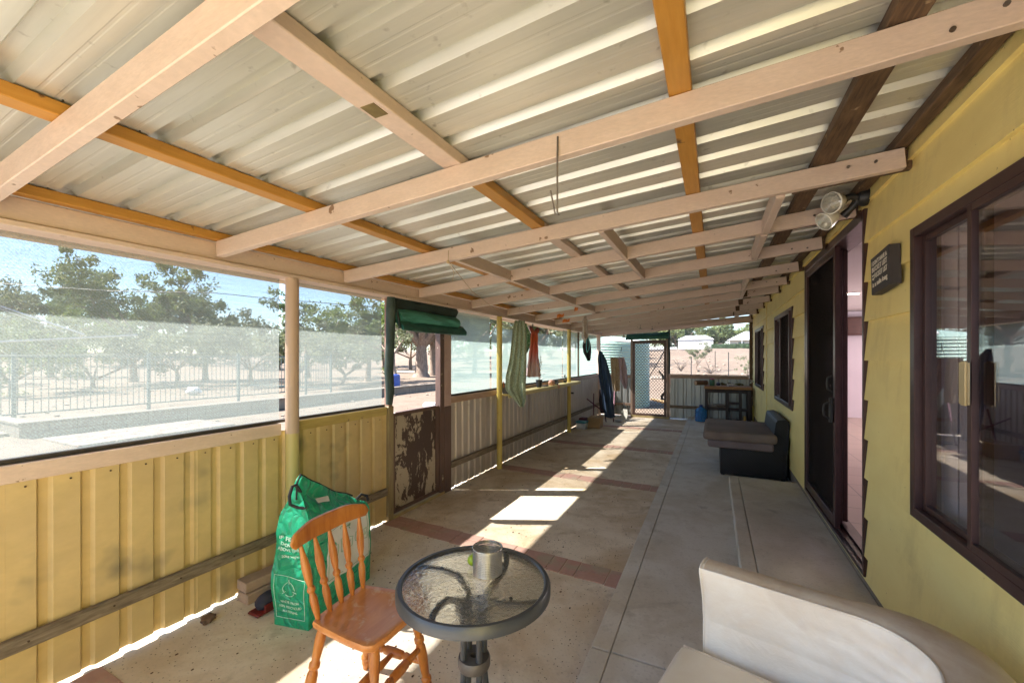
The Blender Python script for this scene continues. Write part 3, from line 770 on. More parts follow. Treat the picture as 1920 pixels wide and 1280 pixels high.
wtx = M('cream_lettering', (.75,.70,.62), (.65,.6,.52), .6, b=0)
def signtext(txt, yoff, zoff, size, width):
    c = tilt @ Vector((0,yoff,zoff*.76-.003)) + Vector((xs_-.0012,2.645,1.945))
    text_on('lettering', txt, size*.78, c, tilt @ Vector((0,-1,0)), tilt @ Vector((0,0,1)), wtx, sg, width)
signtext("I DON'T HAVE A", 0, .082, .040, .205); signtext("BUCKET LIST", 0, .040, .046, .205)
signtext("but", .088, .003, .022, .028); signtext("my", .088, -.018, .024, .028)
signtext("FUCKET LIST", -.017, -.007, .046, .170); signtext("is a mile long", 0, -.062, .044, .20)

# ================================================================ WHITE ARMCHAIR
TH = R(166)
sf = thing('armchair', 'worn white leather tub armchair at the lower right against the yellow wall', 'armchair', (-.035, 1.765, .08), TH)
leather, nt, p = new_mat('worn_white_leather')
v = coords(nt,(1,1,1)); n1 = noise_node(nt, v, 4, 6, .65, .4); n2 = noise_node(nt, v, 90, 3, .6); n3 = noise_node(nt, v, 2.2, 4, .6, .6)
c = mix(nt, ramp(nt, n1, .40, .68), (.90,.85,.78), (.82,.73,.63)); c = mix(nt, ramp(nt, n3, .54,.74,(0,0,0,1),(.7,.7,.7,1)), c, (.52,.38,.26))
nt.links.new(c, p.inputs['Base Color']); p.inputs['Roughness'].default_value = .42
ad2 = nt.nodes.new('ShaderNodeMath'); ad2.operation = 'MULTIPLY_ADD'; nt.links.new(noise_node(nt, v, 7, 5, .6, 1.2), ad2.inputs[0]); ad2.inputs[1].default_value = 6; nt.links.new(n2, ad2.inputs[2])
bn = bump(nt, p, ad2.outputs[0], .22, .004)
tan, nt, p = new_mat('scuffed_tan_leather')
v = coords(nt,(1,1,1)); n1 = noise_node(nt, v, 7, 6, .7, .4)
c = mix(nt, ramp(nt, n1, .35, .7), (.84,.73,.60), (.66,.50,.35)); nt.links.new(c, p.inputs['Base Color']); p.inputs['Roughness'].default_value = .5
H0 = .625     # arm height above platform
prof_out = [(-.13,.02),(-.135,.30),(-.13,.52),(-.118,H0-.045),(-.09,H0-.012),(-.06,H0)]
prof_top = [(-.13,H0-.06),(-.128,H0-.035),(-.115,H0-.015),(-.09,H0-.001),(-.055,H0+.006),(-.02,H0+.004),(.004,H0-.006)]
prof_in = [(.004,H0-.004),(.004,H0-.022),(-.014,H0-.07),(-.038,H0-.14),(-.050,H0-.22),(-.05,.02)]
def path(n_arc=14):
    P = []; Ls = [0,.02,.1,.2,.3,.4]
    for s_ in Ls: P.append((Vector((-s_,0,0)), Vector((0,1,0))))
    rr = .19; cx, cy = -.44, rr
    for i in range(n_arc+1):
        a = R(-90)-R(90)*i/n_arc
        P.append((Vector((cx+rr*math.cos(a), cy+rr*math.sin(a), 0)), Vector((-math.cos(a), -math.sin(a), 0))))
    for s_ in (.1,.3,.6,.9,1.2): P.append((Vector((cx-rr, cy+s_, 0)), Vector((1,0,0))))
    return P
def sweep(prof, pleat=False, cap=False):
    rings = []; pts = path(40 if pleat else 14)
    for i, (q, n) in enumerate(pts):
        ring = []
        for (o_, z) in prof:
            oo = o_; zz = z
            if pleat and 6 <= i <= 50:
                t = (i-6)/40.; env = math.sin(math.pi*min(1,max(0,t)))**.5
                oo += .0
            if o_ < 0:
                ang_ = math.atan2(n.x, n.y); oo = o_*(1+.55*abs(math.sin(2*ang_)))
            bul = .012*math.sin(min(1,i/ (len(pts)-1))*math.pi)
            ring.append((q+n*oo)+Vector((0,0,zz)))
        rings.append(ring)
    return MB().loft(rings, cap=False, closed=False)
# body shell = outer + inner + top, as parts
o = obj('outer_cover', sweep([(-.125,.02),(-.132,.25),(-.13,.45),(-.128,H0-.061)]), leather, sf, 50, local=True)
o = obj('top_band', sweep(prof_top), tan, sf, 60, local=True)
o = obj('inner_cover', sweep(prof_in), leather, sf, 60, local=True)
# front end panel of the arm
pts = [(-.125,.02),(-.132,.25),(-.13,.45)]+prof_top+prof_in[1:]
mb = MB().poly([(0.0, y, z) for y, z in pts], (.012,0,0)); obj('arm_front', mb, leather, sf, local=True)
rings = [(q+n*.006+Vector((0,0,H0-.006))) for q, n in path(20)]
obj('piping', MB().tube(rings, .0045, 6).tube([Vector((.012,y,z)) for y, z in pts[2:]], .0045, 6), leather, sf, 50, local=True)
# padded inner back with gathered corner
pth = [(Vector((-.008-.04*i,.003,0)), Vector((0,1,0))) for i in range(11)]
for i in range(41):
    a = R(-90)-R(90)*i/40; pth.append((Vector((-.44+.187*math.cos(a), .19+.187*math.sin(a), 0)), Vector((-math.cos(a),-math.sin(a),0))))
for i in range(1,24): pth.append((Vector((-.627,.19+.045*i,0)), Vector((1,0,0))))
rings = []
for i, (q, n) in enumerate(pth):
    fade = max(0, math.sin(math.pi*min(1,max(0,(i-6)/48.))))**.8 if 6 < i < 54 else 0
    ring = []
    for j in range(150):
        t = j/149; z = H0-.012-t*.36
        bul = (.003*min(1,i/4)+.028*fade)*math.sin(math.pi*min(1,t*1.15))**.6
        wv = .0034*fade*(.35+.65*min(1,t*5))*math.sin(t*38+1.6*math.sin(i*.10+1.5)+.6*noise.noise(Vector((i*.08,t*3,0)))*3)
        ring.append(q+n*(bul+wv-.050*min(1,t*1.7)**1.2)+Vector((0,0,z)))
    rings.append(ring)
obj('gathered_back', MB().loft(rings, cap=False, closed=False), leather, sf, 80, local=True)
# seat cushion and base
def cushion(x0,x1,y0,y1,z0,z1,rad,crown=.02,nx=14,ny=14):
    mb = MB().box(x0,x1,y0,y1,z0,z1,rad,seg=4)
    bmesh.ops.subdivide_edges(mb.b, edges=[e for e in mb.b.edges if e.calc_length()>.2], cuts=6, use_grid_fill=True)
    for v in mb.b.verts:
        u = (v.co.x-x0)/(x1-x0); w_ = (v.co.y-y0)/(y1-y0)
        if v.co.z > (z0+z1)/2: v.co.z += crown*math.sin(math.pi*max(0,min(1,u)))*math.sin(math.pi*max(0,min(1,w_))) + .004*noise.noise(v.co*9)
    return mb
cream, nt, p = new_mat('yellowed_cream_leather')
v = coords(nt,(1,1,1)); n1 = noise_node(nt, v, 3, 6, .65, .4)
c = mix(nt, ramp(nt, n1, .35, .7), (.88,.80,.67), (.78,.67,.52)); nt.links.new(c, p.inputs['Base Color']); p.inputs['Roughness'].default_value = .45
bump(nt, p, noise_node(nt, v, 90, 3, .6), .1, .002)
obj('seat_cushion', cushion(-.60,.085,.0,.80,.16,.300,.035,.014), cream, sf, 60, local=True)
obj('seat_piping', MB().tube([(.087,.0+.03,.270),(.087,.77,.270)], .005,6).tube([(.075,-.002,.287),(-.5,-.002,.287)], .005, 6), leather, sf, 50, local=True)
obj('base', MB().box(-.58,.06,-.01,.85,.03,.155,.03,seg=3), tan, sf, 60, local=True)
for fx, fy in ((0,.0),(-.5,.0),(0,.8),(-.5,.8)):
    obj('foot', MB().lathe([(.02,.0),(.025,.03)], (fx,fy,0), 12), blackm(), sf, local=True)

# ================================================================ WOODEN CHAIR
cw = M('honey_varnished_pine', (.56,.22,.045), (.34,.10,.018), .38, scale=3, stretch=(7,7,1.6), lo=.3, hi=.7, b=.04, rvar=.08)
cw2, nt, p = new_mat('worn_chair_seat')
v = coords(nt,(9,2,2)); n1 = noise_node(nt, v, 3, 5, .6, .6); n2 = noise_node(nt, coords(nt,(1,1,1)), 11, 6, .7, .5)
c = mix(nt, ramp(nt, n1, .3,.7), (.50,.18,.045), (.62,.26,.075)); c = mix(nt, ramp(nt, n2, .56, .66), c, (.60,.36,.20))
nt.links.new(c, p.inputs['Base Color']); p.inputs['Roughness'].default_value = .3
ch = thing('wooden_chair', 'honey brown wooden spindle-back chair beside the glass table', 'chair', (-1.325, 1.325, 0), R(3))
SH = .435
# seat outline with dished top
out = [(-.165,-.150),(-.10,-.162),(.05,-.180),(.14,-.182),(.168,-.165),(.178,-.10),(.182,0),(.178,.10),(.168,.165),(.14,.182),(.05,.180),(-.10,.162),(-.165,.150),(-.178,.12),(-.182,0),(-.178,-.12)]
def ringpts(k, z, dz=0): return [(x*k, y*k, z+(dz if True else 0)) for x, y in out]
mb = MB(); rings = [ringpts(.93,SH-.036),ringpts(.985,SH-.028),ringpts(1,SH-.012),ringpts(.985,SH-.002),ringpts(.93,SH+.0),ringpts(.8,SH-.004),ringpts(.5,SH-.011),ringpts(.15,SH-.011)]
mb.loft(rings); obj('seat', mb, cw2, ch, 50, local=True)
def turned(a, b, rs, n=12):
    a = Vector(a); b = Vector(b); k = len(rs)
    pts = []; rr = []
    for t, r in rs: pts.append(a+(b-a)*t); rr.append(r)
    return MB().tube(pts, rr, n)
LEG = [(0,.014),(.06,.017),(.10,.021),(.13,.017),(.15,.023),(.18,.023),(.20,.016),(.30,.019),(.45,.024),(.55,.022),(.60,.016),(.62,.022),(.66,.022),(.68,.016),(.8,.020),(.9,.022),(1,.018)]
LEGf = [(1-t, r) for t, r in reversed(LEG)]
legs = {}
for sx in (1,-1):
    for sy in (1,-1):
        top = (sx*.135, sy*.125, SH-.035); bot = (sx*.192+ (-.02 if sx>0 and sy>0 else 0), sy*.188, 0)
        legs[(sx,sy)] = (Vector(top), Vector(bot))
        obj('leg', turned(bot, top, LEG), cw, ch, 40, local=True)
def lp_(k, t): a, b = legs[k]; return b+(a-b)*t
ST = [(0,.009),(.1,.012),(.2,.014),(.3,.018),(.33,.012),(.36,.019),(.5,.021),(.64,.019),(.67,.012),(.7,.018),(.8,.014),(.9,.012),(1,.009)]
mids = []
for sy in (1,-1):
    a, b = lp_((1,sy),.36), lp_((-1,sy),.36); obj('stretcher', turned(a, b, ST), cw, ch, 40, local=True); mids.append((a+b)/2)
obj('stretcher', turned(mids[0], mids[1], ST), cw, ch, 40, local=True)
a, b = lp_((1,1),.55), lp_((1,-1),.55); obj('stretcher', turned(a, b, ST), cw, ch, 40, local=True)
CZ = .775
def crest_x(y): return -.235+.55*y*y*1.2-.0
SP = [(0,.009),(.05,.011),(.15,.0145),(.28,.016),(.36,.010),(.39,.0165),(.42,.0165),(.45,.010),(.55,.0155),(.70,.0175),(.80,.014),(.92,.009),(1,.007)]
for i in range(5):
    yb_ = -.128+.064*i; yt = -.165+.0825*i
    obj('spindle', turned((-.158+.12*yb_*yb_, yb_, SH-.004), (crest_x(yt)+.002, yt, CZ-.03), [(t, r) for t, r in SP]), cw, ch, 40, local=True)
rings = []
for i in range(25):
    t = i/24; y = -.215+.43*t; s_ = abs(2*t-1)
    x = crest_x(y)
    top = CZ+.045-.030*max(0,(s_-.45)/.55)**1.3 - (.018 if s_ > .97 else 0); bot = CZ-.036+.012*math.sin(math.pi*(1-s_))*.3 + (.018 if s_ > .97 else 0)
    th_ = .011 if s_ < .97 else .006
    q = .006
    rings.append([(x-th_,y,bot+q),(x-th_+q*.6,y,bot),(x+th_-q*.6,y,bot),(x+th_,y,bot+q),(x+th_-.004,y,top-q),(x+th_-.004-q*.6,y,top),(x-th_-.004+q*.6,y,top),(x-th_-.004,y,top-q)])
obj('crest_rail', MB().loft(rings), cw, ch, 50, local=True)

# ================================================================ GLASS TABLE
TX, TY, TZ = -.792, 1.305, .70
tb = thing('glass_table', 'small round table with rippled glass top and dark grey steel rim', 'table', (TX, TY, 0))
steel = M('charcoal_painted_steel', (.075,.08,.088), (.06,.063,.07), .35, .3, scale=9, b=.03, rvar=.06)
RT = .278
obj('rim', MB().lathe([(RT-.022,TZ-.002),(RT-.016,TZ+.004),(RT-.005,TZ+.004),(RT+.002,TZ-.006),(RT+.002,TZ-.034),(RT-.004,TZ-.038),(RT-.012,TZ-.034),(RT-.012,TZ-.010),(RT-.022,TZ-.008)], (TX,TY,0), 72, closed=True), steel, tb, 40)
rg = glass_mat('rippled_glass', .05, (.86,.89,.86))
nt = rg.node_tree; v = coords(nt,(1,1,1)); rn = noise_node(nt, v, 55, 2, .5, 1.0)
bp = nt.nodes.new('ShaderNodeBump'); bp.inputs['Strength'].default_value = .8; bp.inputs['Distance'].default_value = .004; nt.links.new(rn, bp.inputs['Height'])
for n in nt.nodes:
    if n.type in ('BSDF_GLOSSY',): nt.links.new(bp.outputs[0], n.inputs['Normal'])
trn = [n for n in nt.nodes if n.type == 'BSDF_TRANSPARENT'][0]; mxn = [n for n in nt.nodes if n.type == 'MIX_SHADER'][0]
rf_ = nt.nodes.new('ShaderNodeBsdfRefraction'); rf_.inputs['IOR'].default_value = 1.25; rf_.inputs['Color'].default_value = (.93,.95,.93,1); nt.links.new(bp.outputs[0], rf_.inputs['Normal'])
m3 = nt.nodes.new('ShaderNodeMixShader'); m3.inputs[0].default_value = .6; nt.links.new(trn.outputs[0], m3.inputs[1]); nt.links.new(rf_.outputs[0], m3.inputs[2]); nt.links.new(m3.outputs[0], mxn.inputs[1])
mb = MB().tube([(TX,TY,TZ-.006),(TX,TY,TZ-.0015)], RT-.018, 72)
obj('glass_top', mb, rg, tb)
for k in range(4):
    a = R(45+90*k+12); ca, sa = math.cos(a), math.sin(a)
    a2 = a+R(38)
    pts = [(TX+.040*ca,TY+.040*sa,.03)]+[(TX+.040*ca,TY+.040*sa,z) for z in (.2,.4,.55,.62)]
    leg_pts = [(TX+.27*ca,TY+.27*sa,.012),(TX+.2*ca,TY+.2*sa,.05),(TX+.10*ca,TY+.10*sa,.14),(TX+.052*ca,TY+.052*sa,.27),(TX+.042*ca,TY+.042*sa,.36),(TX+.042*ca,TY+.042*sa,.58),(TX+.048*ca,TY+.048*sa,.635)]
    for t in (.25,.5,.75,1):
        aa = a+R(34)*t; rr = .06+.205*t
        leg_pts.append((TX+rr*math.cos(aa), TY+rr*math.sin(aa), .655+.026*t**.5))
    obj('leg', MB().tube(leg_pts, .0115, 10), steel, tb, 50)
obj('collar', MB().lathe([(.014,.385),(.056,.385),(.060,.395),(.060,.415),(.056,.425),(.014,.425)], (TX,TY,0), 32, closed=True), M('rusty_grey_collar', (.13,.115,.105), (.09,.075,.065), .5, .3, scale=12, b=.1), tb, 40)
obj('bracket', MB().lathe([(.02,.60),(.07,.60),(.07,.606),(.02,.606)], (TX,TY,0), 28, closed=True), steel, tb, 40)
for k in range(4):
    a = R(45+90*k+12+22); mb = MB().ball((TX+.17*math.cos(a),TY+.17*math.sin(a),TZ-.010), .007, 1)
    obj('rubber_pad', mb, blackm(), tb, 50)
# perforated basket on the table
BX, BY = -.775, 1.375
pf, nt, p = new_mat('perforated_steel')
p.inputs['Metallic'].default_value = .9; p.inputs['Roughness'].default_value = .28; p.inputs['Base Color'].default_value = (.62,.60,.56,1)
tc = nt.nodes.new('ShaderNodeTexCoord'); sx = nt.nodes.new('ShaderNodeSeparateXYZ'); nt.links.new(tc.outputs['Object'], sx.inputs[0])
def mth(op, a, b=None):
    n = nt.nodes.new('ShaderNodeMath'); n.operation = op
    for i, q in enumerate((a, b)):
        if q is None: continue
        if isinstance(q,(int,float)): n.inputs[i].default_value = q
        else: nt.links.new(q, n.inputs[i])
    return n.outputs[0]
ang = mth('ARCTAN2', sx.outputs['Y'], sx.outputs['X'])
s1 = mth('SINE', mth('MULTIPLY', ang, 62)); s2 = mth('SINE', mth('MULTIPLY', sx.outputs['Z'], 2*math.pi/.0062))
hole = mth('GREATER_THAN', mth('ADD', s1, s2), .75)
inband = mth('MULTIPLY', mth('GREATER_THAN', sx.outputs['Z'], .008), mth('LESS_THAN', sx.outputs['Z'], .086))
al = mth('SUBTRACT', 1, mth('MULTIPLY', hole, inband)); nt.links.new(al, p.inputs['Alpha'])
bk = thing('perforated_tin', 'open perforated steel cylinder standing on the glass table', 'container', (BX, BY, TZ+.001))
rB = .056
obj('wall', MB().lathe([(rB,.001),(rB,.094)], (0,0,0), 64), pf, bk, 60, local=True) if False else None
mb = MB(); n = 64; A = [mb.b.verts.new((rB*math.cos(2*math.pi*j/n), rB*math.sin(2*math.pi*j/n), .001)) for j in range(n)]; B = [mb.b.verts.new((rB*math.cos(2*math.pi*j/n), rB*math.sin(2*math.pi*j/n), .094)) for j in range(n)]
for j in range(n): mb.b.faces.new((A[j],A[(j+1)%n],B[(j+1)%n],B[j]))
obj('side', mb, pf, bk, 60, local=True)
brs = M('brushed_steel', (.60,.58,.54), (.5,.48,.45), .25, .9, scale=20, stretch=(1,1,8), b=.02)
obj('lip', MB().tube([(rB*math.cos(2*math.pi*j/40), rB*math.sin(2*math.pi*j/40), .095) for j in range(40)], .0022, 8, closed=True), brs, bk, 50, local=True)
obj('bottom', MB().tube([(0,0,.0005),(0,0,.003)], rB-.0005, 40), brs, bk, local=True)
lm = M('green_lime_skin', (.38,.52,.03), (.28,.42,.02), .35, scale=30, b=.2, bd=.001)
mb = MB().ball((-.850,1.392,TZ+.022), .022, 3, (1,.95,1.0)); mb.tube([(-.850,1.392,TZ+.042),(-.851,1.392,TZ+.049)], [.005,.002], 8)
single('lime', mb, lm, 'small green lime beside the perforated tin on the glass table', 'lime', smooth=60)

# ================================================================ GREEN BAG
bg = thing('carry_bag', 'large bright green woven shopping bag standing behind the wooden chair', 'bag', (-2.17, 1.80, 0))
bagm, nt, p = new_mat('green_woven_plastic')
v = coords(nt,(1,1,1)); n1 = noise_node(nt, v, 6, 5, .6, .6)
vo = nt.nodes.new('ShaderNodeTexVoronoi'); vo.feature = 'DISTANCE_TO_EDGE'; vo.inputs['Scale'].default_value = 11; vo.inputs['Randomness'].default_value = 1
nv = nt.nodes.new('ShaderNodeTexNoise'); nv.inputs['Scale'].default_value = 5; nt.links.new(v, nv.inputs['Vector'])
vm = nt.nodes.new('ShaderNodeVectorMath'); vm.operation = 'ADD'; nt.links.new(v, vm.inputs[0])
sc_ = nt.nodes.new('ShaderNodeVectorMath'); sc_.operation = 'SCALE'; sc_.inputs['Scale'].default_value = .25; nt.links.new(nv.outputs['Color'], sc_.inputs[0]); nt.links.new(sc_.outputs[0], vm.inputs[1]); nt.links.new(vm.outputs[0], vo.inputs['Vector'])
c = mix(nt, ramp(nt, n1, .3, .7), (.010,.28,.14), (.02,.38,.21)); nt.links.new(c, p.inputs['Base Color'])
p.inputs['Roughness'].default_value = .3
ad = nt.nodes.new('ShaderNodeMath'); ad.operation = 'MULTIPLY_ADD'; nt.links.new(ramp(nt, vo.outputs['Distance'], 0, .25), ad.inputs[0]); ad.inputs[1].default_value = .6; nt.links.new(n1, ad.inputs[2])
bump(nt, p, ad.outputs[0], .55, .03)
ax = Vector((-.105,.56,0)); bx_ = Vector((.225,.045,0)); O0 = Vector((-2.245,1.52,0))   # long axis, short axis, corner
LB, SB = ax.length, bx_.length; au, bu = ax.normalized(), bx_.normalized(); CB = O0+ax/2+bx_/2
levels = [(.0,1,1,0,0),(.01,1,1,0,0),(.15,1.02,1.0,0,0),(.30,1.03,1.02,0,0),(.42,1.0,1.0,0,0),(.52,.98,.98,.03,0),(.60,.93,.86,.07,0),(.655,.86,.64,.10,.01),(.70,.80,.40,.13,.02),(.745,.74,.24,.15,.03),(.79,.64,.16,.18,.05),(.83,.50,.11,.19,.07)]
def bag_pt(u, w_, lv, seed=0):
    z, kl, ks, drop, sh = lv
    # u along long axis -1..1 (1 = far), w_ across -1..1
    zz = z-drop*max(0,(u+1)/2)
    pnt = CB+au*(u*kl*LB/2-sh)+bu*(w_*ks*SB/2)
    k = min(1, z/.2)
    q = noise.noise_vector(Vector((pnt.x*7, pnt.y*7, zz*7)))*.016*k + noise.noise_vector(Vector((pnt.x*19, pnt.y*19, zz*19)))*.008*k
    return Vector((pnt.x, pnt.y, zz))+q
per = []
NL, NS = 12, 6
for i in range(NL): per.append((-1+2*i/NL, -1))
for i in range(NS): per.append((1, -1+2*i/NS))
for i in range(NL): per.append((1-2*i/NL, 1))
for i in range(NS): per.append((-1, 1-2*i/NS))
# densify levels
lv2 = []
for A_, B_ in zip(levels, levels[1:]):
    for t in (0,.5): lv2.append(tuple(a+(b-a)*t for a, b in zip(A_, B_)))
lv2.append(levels[-1])
rings = [[bag_pt(u, w_, lv) for u, w_ in per] for lv in lv2]
obj('body', MB().loft(rings), bagm, bg, 70)
blkf = M('black_webbing', (.012,.012,.016), (.02,.02,.025), .7, scale=20, b=.2)
top = [bag_pt(u, 0, levels[-1])+Vector((0,0,.006)) for u in [-1+.2*i for i in range(11)]]
obj('trim', MB().tube([bag_pt(-1,.0,levels[-4]), bag_pt(-1,0,levels[-2])]+top+[bag_pt(1,0,levels[-3])+Vector((0,.02,0)), bag_pt(1,0,levels[-5])+Vector((0,.02,.01))], .006, 6), blkf, bg, 50)
h1 = bag_pt(-.95, .8, levels[-3]); 
obj('handle', MB().tube([h1+Vector((0,0,.0)), h1+Vector((.0,-.03,.05)), h1+Vector((.005,-.055,.05)), h1+Vector((0,-.07,.0)), h1+Vector((.0,-.065,-.05)), h1+Vector((.02,-.03,-.075)), h1+Vector((.05,.0,-.085))], .009, 6), blkf, bg, 50)
h2 = bag_pt(.9, .9, levels[-5]); 
obj('handle', MB().tube([h2, h2+Vector((.02,.03,.03)), h2+Vector((.03,.07,.01)), h2+Vector((.02,.09,-.03))], .009, 6), blkf, bg, 50)
# white printed panel on the long side facing the veranda
ptw = M('white_print', (.66,.68,.66), (.58,.60,.58), .5, b=0); gt = M('green_print', (.05,.30,.12), (.04,.25,.1), .6, b=0); ltp = M('pale_green_print', (.55,.75,.62), (.5,.7,.58), .5, b=0)
def side_pt(u, z, eps):     # on long face (w=+1)
    for A_, B_ in zip(levels, levels[1:]):
        if A_[0]-A_[3]*(u+1)/2 <= z <= B_[0]-B_[3]*(u+1)/2:
            za, zb = A_[0]-A_[3]*(u+1)/2, B_[0]-B_[3]*(u+1)/2; t = (z-za)/(zb-za+1e-9)
            lv = tuple(a+(b-a)*t for a, b in zip(A_, B_)); return bag_pt(u, 1, lv)+bu*eps+Vector((0,0,eps*.3))
    return bag_pt(u, 1, levels[-1])
def end_pt(w_, z, eps):     # on short end facing the camera (u=-1)
    for A_, B_ in zip(levels, levels[1:]):
        if A_[0] <= z <= B_[0]:
            t = (z-A_[0])/(B_[0]-A_[0]+1e-9); lv = tuple(a+(b-a)*t for a, b in zip(A_, B_)); return bag_pt(-1, w_, lv)-au*eps
    return bag_pt(-1, w_, levels[-1])
mb = MB(); rings = []
for j in range(15):
    z = .17+(.50-.17)*j/14
    rings.append([side_pt(-.50+1.42*i/16, z, .0035) for i in range(17)])
mb.loft(rings, cap=False, closed=False); obj('printed_panel', mb, ptw, bg, 60)
def line_side(pts, r, mat, nm, fn=side_pt, eps=.005):
    mb = MB()
    for seg in pts:
        P_ = []
        for (a, b), (c_, d_) in zip(seg, seg[1:]):
            for t in (0,.25,.5,.75): P_.append(fn(a+(c_-a)*t, b+(d_-b)*t, eps))
        P_.append(fn(seg[-1][0], seg[-1][1], eps)); mb.tube(P_, r, 5)
    return obj(nm, mb, mat, bg)
dr_ = []
for k, u in enumerate((-.32,-.08,.16,.40,.64)):
    z = .315+.01*(k%2); w_ = .17; h__ = .06
    dr_.append([(u,z),(u+w_*.8,z-.004),(u+w_,z+h__),(u+.02,z+h__+.006),(u,z)])
    dr_.append([(u+.05,z+.02),(u+.11,z+.04)])
dr_.append([(-.44,.185),(.86,.185),(.86,.485),(-.44,.485),(-.44,.185)])
line_side(dr_, .0012, gt, 'printed_drawing')
def warp_text(nm, txt, size, cu_, cz, width, fn, dirv, mat, eps=.0045):
    """text bent onto the bag; cu_,cz in bag parameters, width in parameter units"""
    me = text_mesh(txt, size)
    xs_t = [v.co.x for v in me.vertices]; k = width/(max(xs_t)-min(xs_t))
    for v in me.vertices:
        e = eps+(.0008 if v.co.z > 0 else 0)
        q = fn(cu_+v.co.x*k*dirv, cz+v.co.y, e); v.co = q-OFF[bg.name]
    me.materials.append(mat); o = bpy.data.objects.new(nm, me); COL.objects.link(o); o.parent = bg; return o
warp_text('lettering', '100% R', .035, -.30, .545, .36, side_pt, 1, ptw)
warp_text('lettering', 'reuse', .030, .12, .455, .40, side_pt, 1, gt)
warp_text('lettering', 'IF FILL', .026, -.25, .500, 1.0, end_pt, 1, ltp)
warp_text('lettering', "DON'T", .026, -.15, .470, .9, end_pt, 1, ltp)
warp_text('lettering', 'ABOVE THIS', .024, -.05, .440, 1.5, end_pt, 1, ltp)
warp_text('lettering', '20kg weight', .018, .05, .405, 1.1, end_pt, 1, ltp)
warp_text('lettering', 'MADE FROM', .020, 0, .145, 1.0, end_pt, 1, ltp)
warp_text('lettering', '100% RECYCLED', .018, 0, .118, 1.25, end_pt, 1, ltp)
warp_text('lettering', 'MATERIAL', .018, 0, .092, .85, end_pt, 1, ltp)
arcs = [[(-.82,.055),(.82,.055),(.82,.285),(-.82,.285),(-.82,.055)]]
for k in range(3):
    arcs.append([(.34*math.cos(R(120*k+t)), .222+.038*math.sin(R(120*k+t))) for t in range(0,100,12)])
    a_ = R(120*k+100); arcs.append([(.34*math.cos(a_)*.7, .222+.038*math.sin(a_)*.7), (.34*math.cos(a_), .222+.038*math.sin(a_)), (.34*math.cos(a_)*1.3, .222+.038*math.sin(a_)*1.3)])
line_side(arcs, .0016, ltp, 'recycling_emblem', end_pt)
obj('tag', MB().loft([[side_pt(-.62,.655+.03*j,.012) , side_pt(-.35,.64+.03*j,.012), side_pt(-.15,.63+.03*j,.012)] for j in range(2)], cap=False, closed=False), ptw, bg)

# shoe behind the bag, pavers and stone by the wall
mb = MB(); mb.ball((-2.42,1.60,.055), .06, 3, (.8,1.3,.85), .15)
sh = thing('shoe', 'dark shoe with a red side lying behind the green bag', 'shoe', (-2.42,1.60,0))
obj('upper', mb, M('navy_cloth', (.02,.02,.035), (.03,.03,.05), .8), sh, 60)
obj('sole', MB().box(-2.47,-2.37,1.50,1.70,.002,.022,.01).box(-2.374,-2.362,1.54,1.66,.02,.06,.004), M('red_rubber', (.16,.015,.015), (.1,.01,.01), .5), sh)
pk = M('pinkish_cement_brick', (.46,.33,.25), (.36,.25,.18), .85, scale=9, b=.3, fine=30)
pv = single('paver_brick', MB().box(-.055,.055,-.20,.20,0,.062,.005), pk, 'lower of two pinkish cement bricks stacked against the yellow wall', 'brick', 'cement bricks stacked by the wall')
pv.location = (-2.60,1.76,.001); pv.rotation_euler = (0,0,R(-3))
pv2 = pv.copy(); COL.objects.link(pv2); pv2.location = (-2.612,1.765,.065); pv2.rotation_euler = (0,0,R(-6)); pv2['label'] = 'upper of two pinkish cement bricks stacked against the yellow wall'
single('stone', MB().ball((-2.60,1.36,.024), .03, 3, (1,1.25,.8), .5), M('brown_stone', (.16,.10,.07), (.1,.06,.04), .9, scale=20, b=.4), 'small brown stone on the floor at the foot of the yellow wall', 'stone', smooth=60)
# floor litter
lit = MB(); random.seed(3)
for k in range(330):
    x = random.uniform(-2.65,-.62); y = random.uniform(.5,7); r = random.uniform(.002,.006)
    lit.ball((x,y,r*.5), r, 1, (1,1.6,.6))
tag(obj('dry_leaf_litter', lit, M('dry_leaf_crumb', (.16,.09,.05), (.08,.05,.03), .9), None), 'tiny dry leaf crumbs scattered over the concrete floor', 'litter', kind='stuff')

# ================================================================ WICKER SEAT
def wicker_mat():
    m, nt, p = new_mat('black_wicker'); v = coords(nt,(1,1,1))
    ch_ = nt.nodes.new('ShaderNodeTexWave'); ch_.bands_direction='Z'; ch_.inputs['Scale'].default_value=26; nt.links.new(v, ch_.inputs['Vector'])
    c2_ = nt.nodes.new('ShaderNodeTexWave'); c2_.bands_direction='DIAGONAL'; c2_.inputs['Scale'].default_value=22; nt.links.new(v, c2_.inputs['Vector'])
    mu = nt.nodes.new('ShaderNodeMath'); mu.operation='MULTIPLY'; nt.links.new(ch_.outputs['Fac'], mu.inputs[0]); nt.links.new(c2_.outputs['Fac'], mu.inputs[1])
    c = mix(nt, mu.outputs[0], (.004,.0035,.005), (.022,.018,.022)); nt.links.new(c, p.inputs['Base Color']); p.inputs['Roughness'].default_value=.45
    bump(nt, p, mu.outputs[0], .8, .006); return m
wk = wicker_mat()
ws = thing('wicker_seat', 'low black wicker lounge seat with grey cushions by the far windows', 'lounge seat', (.43, 6.1, .08))
obj('base', MB().box(.07,.765,5.66,6.68,.09,.405,.015,seg=2), wk, ws, 50)
mb = MB().poly([(.60,5.66,.38),(.765,5.66,.38),(.785,5.66,.72),(.775,5.66,.775),(.735,5.66,.79),(.665,5.66,.78),(.65,5.66,.75)], (0,1.02,0)); obj('backrest', mb, wk, ws)
cu1 = M('taupe_grey_fabric', (.26,.20,.17), (.18,.135,.115), .9, scale=5, b=.3, fine=60)
